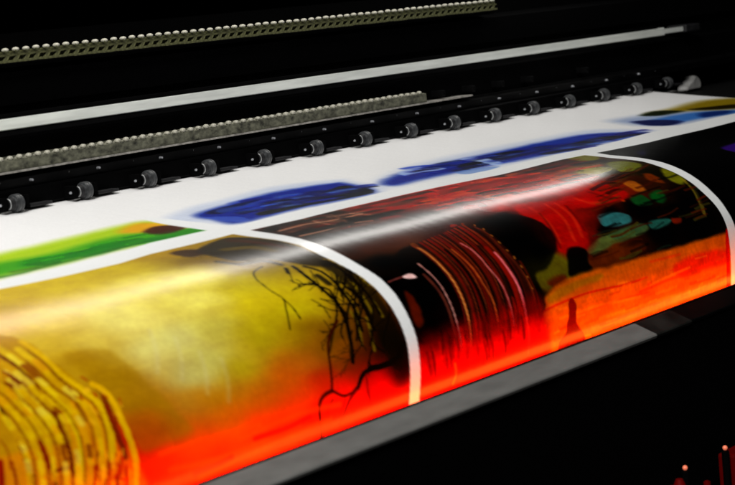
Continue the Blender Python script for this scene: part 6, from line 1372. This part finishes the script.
# lower take-up rail, indicators, stand-in shapes with red light put in their colour
bm = bmesh.new(); box(bm, X0, X1, -.765, -.705, .50, .52, .004); P('take_up_rail', bm, M['black'])
def lit_block(x, z, w, h, n_bumps, bump_h):
    bm = bmesh.new(); box(bm, x, x+w, -.742, -.724, .5205, z, .003)
    P('red_lit_block', bm, M['redlit'])
def indicator(x, z):
    bm = bmesh.new(); r = bmesh.ops.create_uvsphere(bm, u_segments=16, v_segments=10, radius=.0022)
    for v in r['verts']: v.co = Vector((x+v.co.x, -.735 + v.co.y, z+v.co.z))
    P('indicator_light', bm, M['lampred'], True)
    bm = bmesh.new(); cyl(bm, (x,-.735,.52), (x,-.735,z-.003), .0035, seg=12); P('indicator_stem', bm, M['black'])
lit_block(.1560, .6500, .05, 0, 0, 0); indicator(.1512, .6571); indicator(.0776, .6575)
bm = bmesh.new(); cyl(bm, (.060,-.735,.5205), (.060,-.735,.6440), .016, .013, seg=24, bev=.002); cyl(bm, (.066,-.735,.6435), (.066,-.735,.6505), .006, .003, seg=16)
P('red_lit_knob', bm, M['redlit'], True)
bm = bmesh.new(); cyl(bm, (.114,-.735,.5205), (.114,-.735,.6365), .009, .003, seg=20, bev=.001); P('red_lit_knob', bm, M['redlit'], True)

# pale guide at the far end of the sheet
g = empty('edge_guide'); g.parent = pr
bm = bmesh.new()
out = [(.020,0),(.056,0),(.060,.003),(.060,.009),(.056,.015),(.049,.0185),(.043,.019),(.044,.014),(.036,.0115),(.030,.007),(.022,.005)]
f = [bm.verts.new((1.045+x, -.222, .917+z)) for x, z in out]; k = [bm.verts.new((1.045+x, -.205, .917+z)) for x, z in out]
for i in range(len(out)): bm.faces.new((f[i], f[(i+1) % len(out)], k[(i+1) % len(out)], k[i]))
bm.faces.new(f); bm.faces.new(k[::-1])
bmesh.ops.bevel(bm, geom=list(bm.edges), offset=.0012, segments=2, affect='EDGES')
obj('guide_body', bm, M['clear'], g)
bm = bmesh.new(); box(bm, 1.000, 1.040, -.222, -.210, .9165, .9195, .001); obj('guide_tab', bm, M['clear'], g)

# ------------------------------------------------------------------ printed sheet
du = .00125; dv = .00085
us = np.arange(U0-.02, U1+1e-6, du); vs = np.linspace(0, VLEN*.999, int(VLEN/dv))
nu, nv = len(us), len(vs); dU = us[1]-us[0]; dV = vs[1]-vs[0]
U, V = np.meshgrid(us, vs, indexing='ij')
co = surf(U, V)
# very slight cockle of the paper
co[...,2] += (.0006*np.sin(U*9+1.3)*np.sin(V*7) + .00025*np.sin(U*31+V*11))*np.clip((V-.1)/.1,0,1)
um = U*1000; vm = V*1000

def catmull(p, closed, k=6):
    p = np.array(p, float)
    if len(p) < 3: return p
    q = np.vstack([p[-1:], p, p[:2]]) if closed else np.vstack([2*p[0]-p[1], p, 2*p[-1]-p[-2]])
    o = []
    for i in range(len(q)-3):
        a, b, c, d = q[i:i+4]
        for t in np.linspace(0, 1, k, endpoint=False):
            o.append(.5*((2*b)+(-a+c)*t+(2*a-5*b+4*c-d)*t*t+(-a+3*b-3*c+d)*t**3))
    if not closed: o.append(p[-1])
    return np.array(o)
def segdist(x, y, P, closed):
    d = np.full(x.shape, 1e9, np.float32); n = len(P)
    for i in range(n if closed else n-1):
        a = P[i]; b = P[(i+1) % n]; e = b-a; L = e@e+1e-9
        t = np.clip(((x-a[0])*e[0]+(y-a[1])*e[1])/L, 0, 1)
        d = np.minimum(d, (x-a[0]-t*e[0])**2+(y-a[1]-t*e[1])**2)
    return np.sqrt(d)
def inside(x, y, P):
    r = np.zeros(x.shape, bool); n = len(P)
    for i in range(n):
        (x0, y0), (x1, y1) = P[i], P[(i+1) % n]
        if y0 == y1: continue
        c = ((y0 > y) != (y1 > y)) & (x < (x1-x0)*(y-y0)/(y1-y0)+x0); r ^= c
    return r
def vnoise(su, sv, seed):        # smooth value noise on the sheet, cell sizes in mm
    rs = np.random.RandomState(seed); a = (um-um.min())/su; b = vm/sv
    G = rs.rand(int(a.max())+3, int(b.max())+3); i = a.astype(int); j = b.astype(int); f = a-i; g = b-j
    f = f*f*(3-2*f); g = g*g*(3-2*g)
    return (G[i,j]*(1-f)+G[i+1,j]*f)*(1-g)+(G[i,j+1]*(1-f)+G[i+1,j+1]*f)*g
def field(pts, soft=16):
    p = np.array(pts, float); num = np.zeros((nu, nv, 3)); den = np.zeros((nu, nv))
    wx = (vnoise(24,14,1)-.5)*8; wy = (vnoise(24,14,2)-.5)*8
    for q in p:
        d2 = ((um+wx-q[0])*.62)**2+((vm+wy-q[1])*1.0)**2
        w = 1/(d2+soft)**2.0; den += w; num += w[...,None]*q[2:5]
    return num/den[...,None]
def wob(x, y, amp): return x, y
canv = {'A': field(POINTS['A'], 150), 'B': field(POINTS['B']), 'C': np.zeros((nu,nv,3))}
canv['D'] = np.full((nu,nv,3), 238.); canv['E'] = canv['D']
alias = {'G':'E','H':'E','D':'E'}
canv['E'] = canv['E'].copy(); jit_u = (vnoise(8,6,3)-.5)*2.5+(vnoise(4,3,4)-.5)*.7; jit_v = (vnoise(14,6,5)-.5)*2.0+(vnoise(9,3,6)-.5)*.5
for kind, pan, col, op, fe, w, pts in SHAPES:
    T = canv[alias.get(pan, pan)]
    Pq = catmull(pts, kind == 'p', 5)
    if kind == 'p' and pan == 'B' and fe < 4.5: fe *= 1.7
    pad = fe+w+6
    i0 = max(0, int((Pq[:,0].min()-pad-um[0,0])/(dU*1000))); i1 = min(nu, int((Pq[:,0].max()+pad-um[0,0])/(dU*1000))+2)
    j0 = max(0, int((Pq[:,1].min()-pad)/(dV*1000))); j1 = min(nv, int((Pq[:,1].max()+pad)/(dV*1000))+2)
    if i1 <= i0 or j1 <= j0: continue
    sl = (slice(i0,i1), slice(j0,j1)); jj = .12 if kind == 'l' else .8
    x = um[sl]+jit_u[sl]*jj; y = vm[sl]+jit_v[sl]*jj
    d = segdist(x, y, Pq, kind == 'p')
    if kind == 'p': sd = np.where(inside(x, y, Pq), -d, d); a = np.clip(.5-sd/max(fe,.8), 0, 1)
    else: a = np.clip((w/2+fe*.5-d)/max(fe,.8), 0, 1)
    a = (a*a*(3-2*a)*op)[...,None]
    T[sl] = T[sl]*(1-a)+np.array(col, float)*a
def interp_v(name):
    p = np.array(SEAMS[name]); o = np.argsort(p[:,0]); return np.interp(um, p[o,0], p[o,1])
def interp_u(name):
    p = np.array(SEAMS[name]); o = np.argsort(p[:,1]); return np.interp(vm, p[o,1], p[o,0])
lt, lb = interp_v('lane_top'), interp_v('lane_bottom')
a1, b1, a2, b2 = interp_u('cross_one_left'), interp_u('cross_one_right'), interp_u('cross_two_left'), interp_u('cross_two_right')
sm = lambda x, k=1.2: np.clip(x/k+.5, 0, 1)
low = sm(vm-lb, 2.); upm = sm(lt-vm, 2.)
# fine ink texture: streaks along the head travel, dots and grain
streak = (vnoise(40,1.8,11)-.5)*.5+(vnoise(12,3,12)-.5)*.5
grain = (vnoise(3,3,13)-.5); blot = vnoise(14,10,14)-.5
for k in ('A','B'):
    T = canv[k]; lum = T.max(-1, keepdims=True)/255
    q_ = .45 if k == 'A' else 1.
    T *= 1+q_*(streak*.10+grain*.10+blot*.16)[...,None]*np.array([1,1.35,1.4])
    T += ((np.clip(grain+streak*.5-.18,0,1))*lum[...,0]*(1-lum[...,0]))[...,None]*q_*np.array([35,12,4])
T = canv['E']; T *= 1+(streak*.06)[...,None]*(T.max(-1,keepdims=True) < 230)
paper = np.array([238.,240.,240.])
col = np.broadcast_to(paper, (nu,nv,3)).copy()
left = sm(a1-um)[...,None]; mid = (sm(um-b1)*sm(a2-um))[...,None]; right = sm(um-b2)[...,None]
lo = low[...,None]; hi = upm[...,None]
strip = (sm(um-a1)*sm(b1-um)*(vm > SEAMS['cross_one_left'][0][1]))[...,None]
col = col*(1-hi)+canv['E']*hi
col = col*(1-strip*hi)+paper*strip*hi
for m_, k in ((left,'A'),(mid,'B'),(right,'C')):
    m2 = m_*lo; col = col*(1-m2)+canv[k]*m2
col = lin(np.clip(col, 0, 255))
idx = np.arange(nu*nv).reshape(nu, nv)
quads = np.stack([idx[:-1,:-1], idx[:-1,1:], idx[1:,1:], idx[1:,:-1]], -1).reshape(-1,4)
me = bpy.data.meshes.new('printed_sheet')
me.vertices.add(nu*nv); me.vertices.foreach_set('co', co.reshape(-1).astype(np.float32))
me.loops.add(quads.size); me.loops.foreach_set('vertex_index', quads.reshape(-1).astype(np.int32))
me.polygons.add(len(quads)); me.polygons.foreach_set('loop_start', np.arange(0, quads.size, 4, dtype=np.int32)); me.polygons.foreach_set('loop_total', np.full(len(quads), 4, np.int32))
me.update(calc_edges=True); me.validate()
me.polygons.foreach_set('use_smooth', np.ones(len(quads), bool))
ca = me.color_attributes.new('ink', 'FLOAT_COLOR', 'POINT')
ca.data.foreach_set('color', np.concatenate([col, np.ones((nu,nv,1))], -1).reshape(-1).astype(np.float32))
pm = bpy.data.materials.new('glossy_printed_vinyl'); pm.use_nodes = True; nt = pm.node_tree; b = nt.nodes['Principled BSDF']
at = nt.nodes.new('ShaderNodeAttribute'); at.attribute_name = 'ink'
tc = nt.nodes.new('ShaderNodeTexCoord')
ns = nt.nodes.new('ShaderNodeTexNoise'); ns.inputs['Scale'].default_value = 420; ns.inputs['Detail'].default_value = 3
mr = nt.nodes.new('ShaderNodeMapRange'); mr.inputs['To Min'].default_value = .90; mr.inputs['To Max'].default_value = 1.06
mx = nt.nodes.new('ShaderNodeMix'); mx.data_type = 'RGBA'; mx.blend_type = 'MULTIPLY'; mx.inputs['Factor'].default_value = 1
nt.links.new(tc.outputs['Object'], ns.inputs['Vector']); nt.links.new(ns.outputs['Fac'], mr.inputs['Value'])
nt.links.new(at.outputs['Color'], mx.inputs['A']); nt.links.new(mr.outputs[0], mx.inputs['B']); nt.links.new(mx.outputs['Result'], b.inputs['Base Color'])
mp = nt.nodes.new('ShaderNodeMapping'); mp.inputs['Scale'].default_value = (30, 8, 8)
nb = nt.nodes.new('ShaderNodeTexNoise'); nb.inputs['Scale'].default_value = 3; nb.inputs['Detail'].default_value = 3
bp = nt.nodes.new('ShaderNodeBump'); bp.inputs['Strength'].default_value = .10; bp.inputs['Distance'].default_value = .0012
nt.links.new(tc.outputs['Object'], mp.inputs[0]); nt.links.new(mp.outputs[0], nb.inputs['Vector']); nt.links.new(nb.outputs['Fac'], bp.inputs['Height']); nt.links.new(bp.outputs[0], b.inputs['Normal'])
sx = nt.nodes.new('ShaderNodeSeparateXYZ'); rg = nt.nodes.new('ShaderNodeMapRange')
rg.inputs['From Min'].default_value = -.55; rg.inputs['From Max'].default_value = -.15; rg.inputs['To Min'].default_value = .31; rg.inputs['To Max'].default_value = .19
nt.links.new(tc.outputs['Object'], sx.inputs[0]); nt.links.new(sx.outputs['X'], rg.inputs['Value']); nt.links.new(rg.outputs[0], b.inputs['Roughness'])
b.inputs['IOR'].default_value = 1.26
me.materials.append(pm)
sheet = bpy.data.objects.new('printed_sheet', me); C.objects.link(sheet)
so = sheet.modifiers.new('thickness', 'SOLIDIFY'); so.thickness = .0006; so.offset = -1
sheet['label'] = 'glossy sheet of yellow, red and blue prints curving over the printer front'
sheet['category'] = 'print'

# ------------------------------------------------------------------ light
w = bpy.data.worlds.new('World'); bpy.context.scene.world = w; w.use_nodes = True
w.node_tree.nodes['Background'].inputs[0].default_value = (1,1,1,1); w.node_tree.nodes['Background'].inputs[1].default_value = .004
def area(name, loc, target, sx, sy, power, col, spread=180):
    l = bpy.data.lights.new(name, 'AREA'); l.shape = 'RECTANGLE'; l.size = sx; l.size_y = sy; l.energy = power; l.color = col; l.spread = math.radians(spread)
    o = bpy.data.objects.new(name, l); C.objects.link(o); o.location = loc
    d = Vector(target)-Vector(loc); z = -d.normalized(); x = Vector((1,0,0)); x = (x-z*x.dot(z)).normalized(); y = z.cross(x)
    o.matrix_world = Matrix.Translation(loc) @ Matrix((x,y,z)).transposed().to_4x4()
    return o
area('strip_lamp', (-.10,-.235,1.175), (-.10,-.50,.90), 2.10, .055, 3.6, (1,.97,.92))
area('fill_lamp', (-1.95,-1.6,3.0), (-.05,-.5,.85), .9, .9, 102, (1,.98,.95))  # unseen fill lamp, added to brighten the sheet's curved front

# ------------------------------------------------------------------ camera
cam = bpy.data.cameras.new('camera'); co_ = bpy.data.objects.new('camera', cam); C.objects.link(co_)
X_ = Vector((.6142,-.7832,-.0968)); Y_ = Vector((.1557,0,.9878)); Z_ = -Vector((.7736,.6218,-.1220))
Z_.normalize(); X_ = (X_-Z_*X_.dot(Z_)).normalized(); Y_ = Z_.cross(X_)
co_.matrix_world = Matrix.Translation((-1.3299,-1.5405,1.0765)) @ Matrix((X_,Y_,Z_)).transposed().to_4x4()
cam.sensor_width = 36; cam.lens = 36*1900/735; cam.clip_start = .05; cam.clip_end = 60
cam.dof.use_dof = True; cam.dof.focus_distance = 1.95; cam.dof.aperture_fstop = 11
s = bpy.context.scene; s.camera = co_
s.render.resolution_x = 1024; s.render.resolution_y = 676
s.view_settings.view_transform = 'Standard'; s.view_settings.look = 'None'; s.view_settings.exposure = 0; s.view_settings.gamma = 1
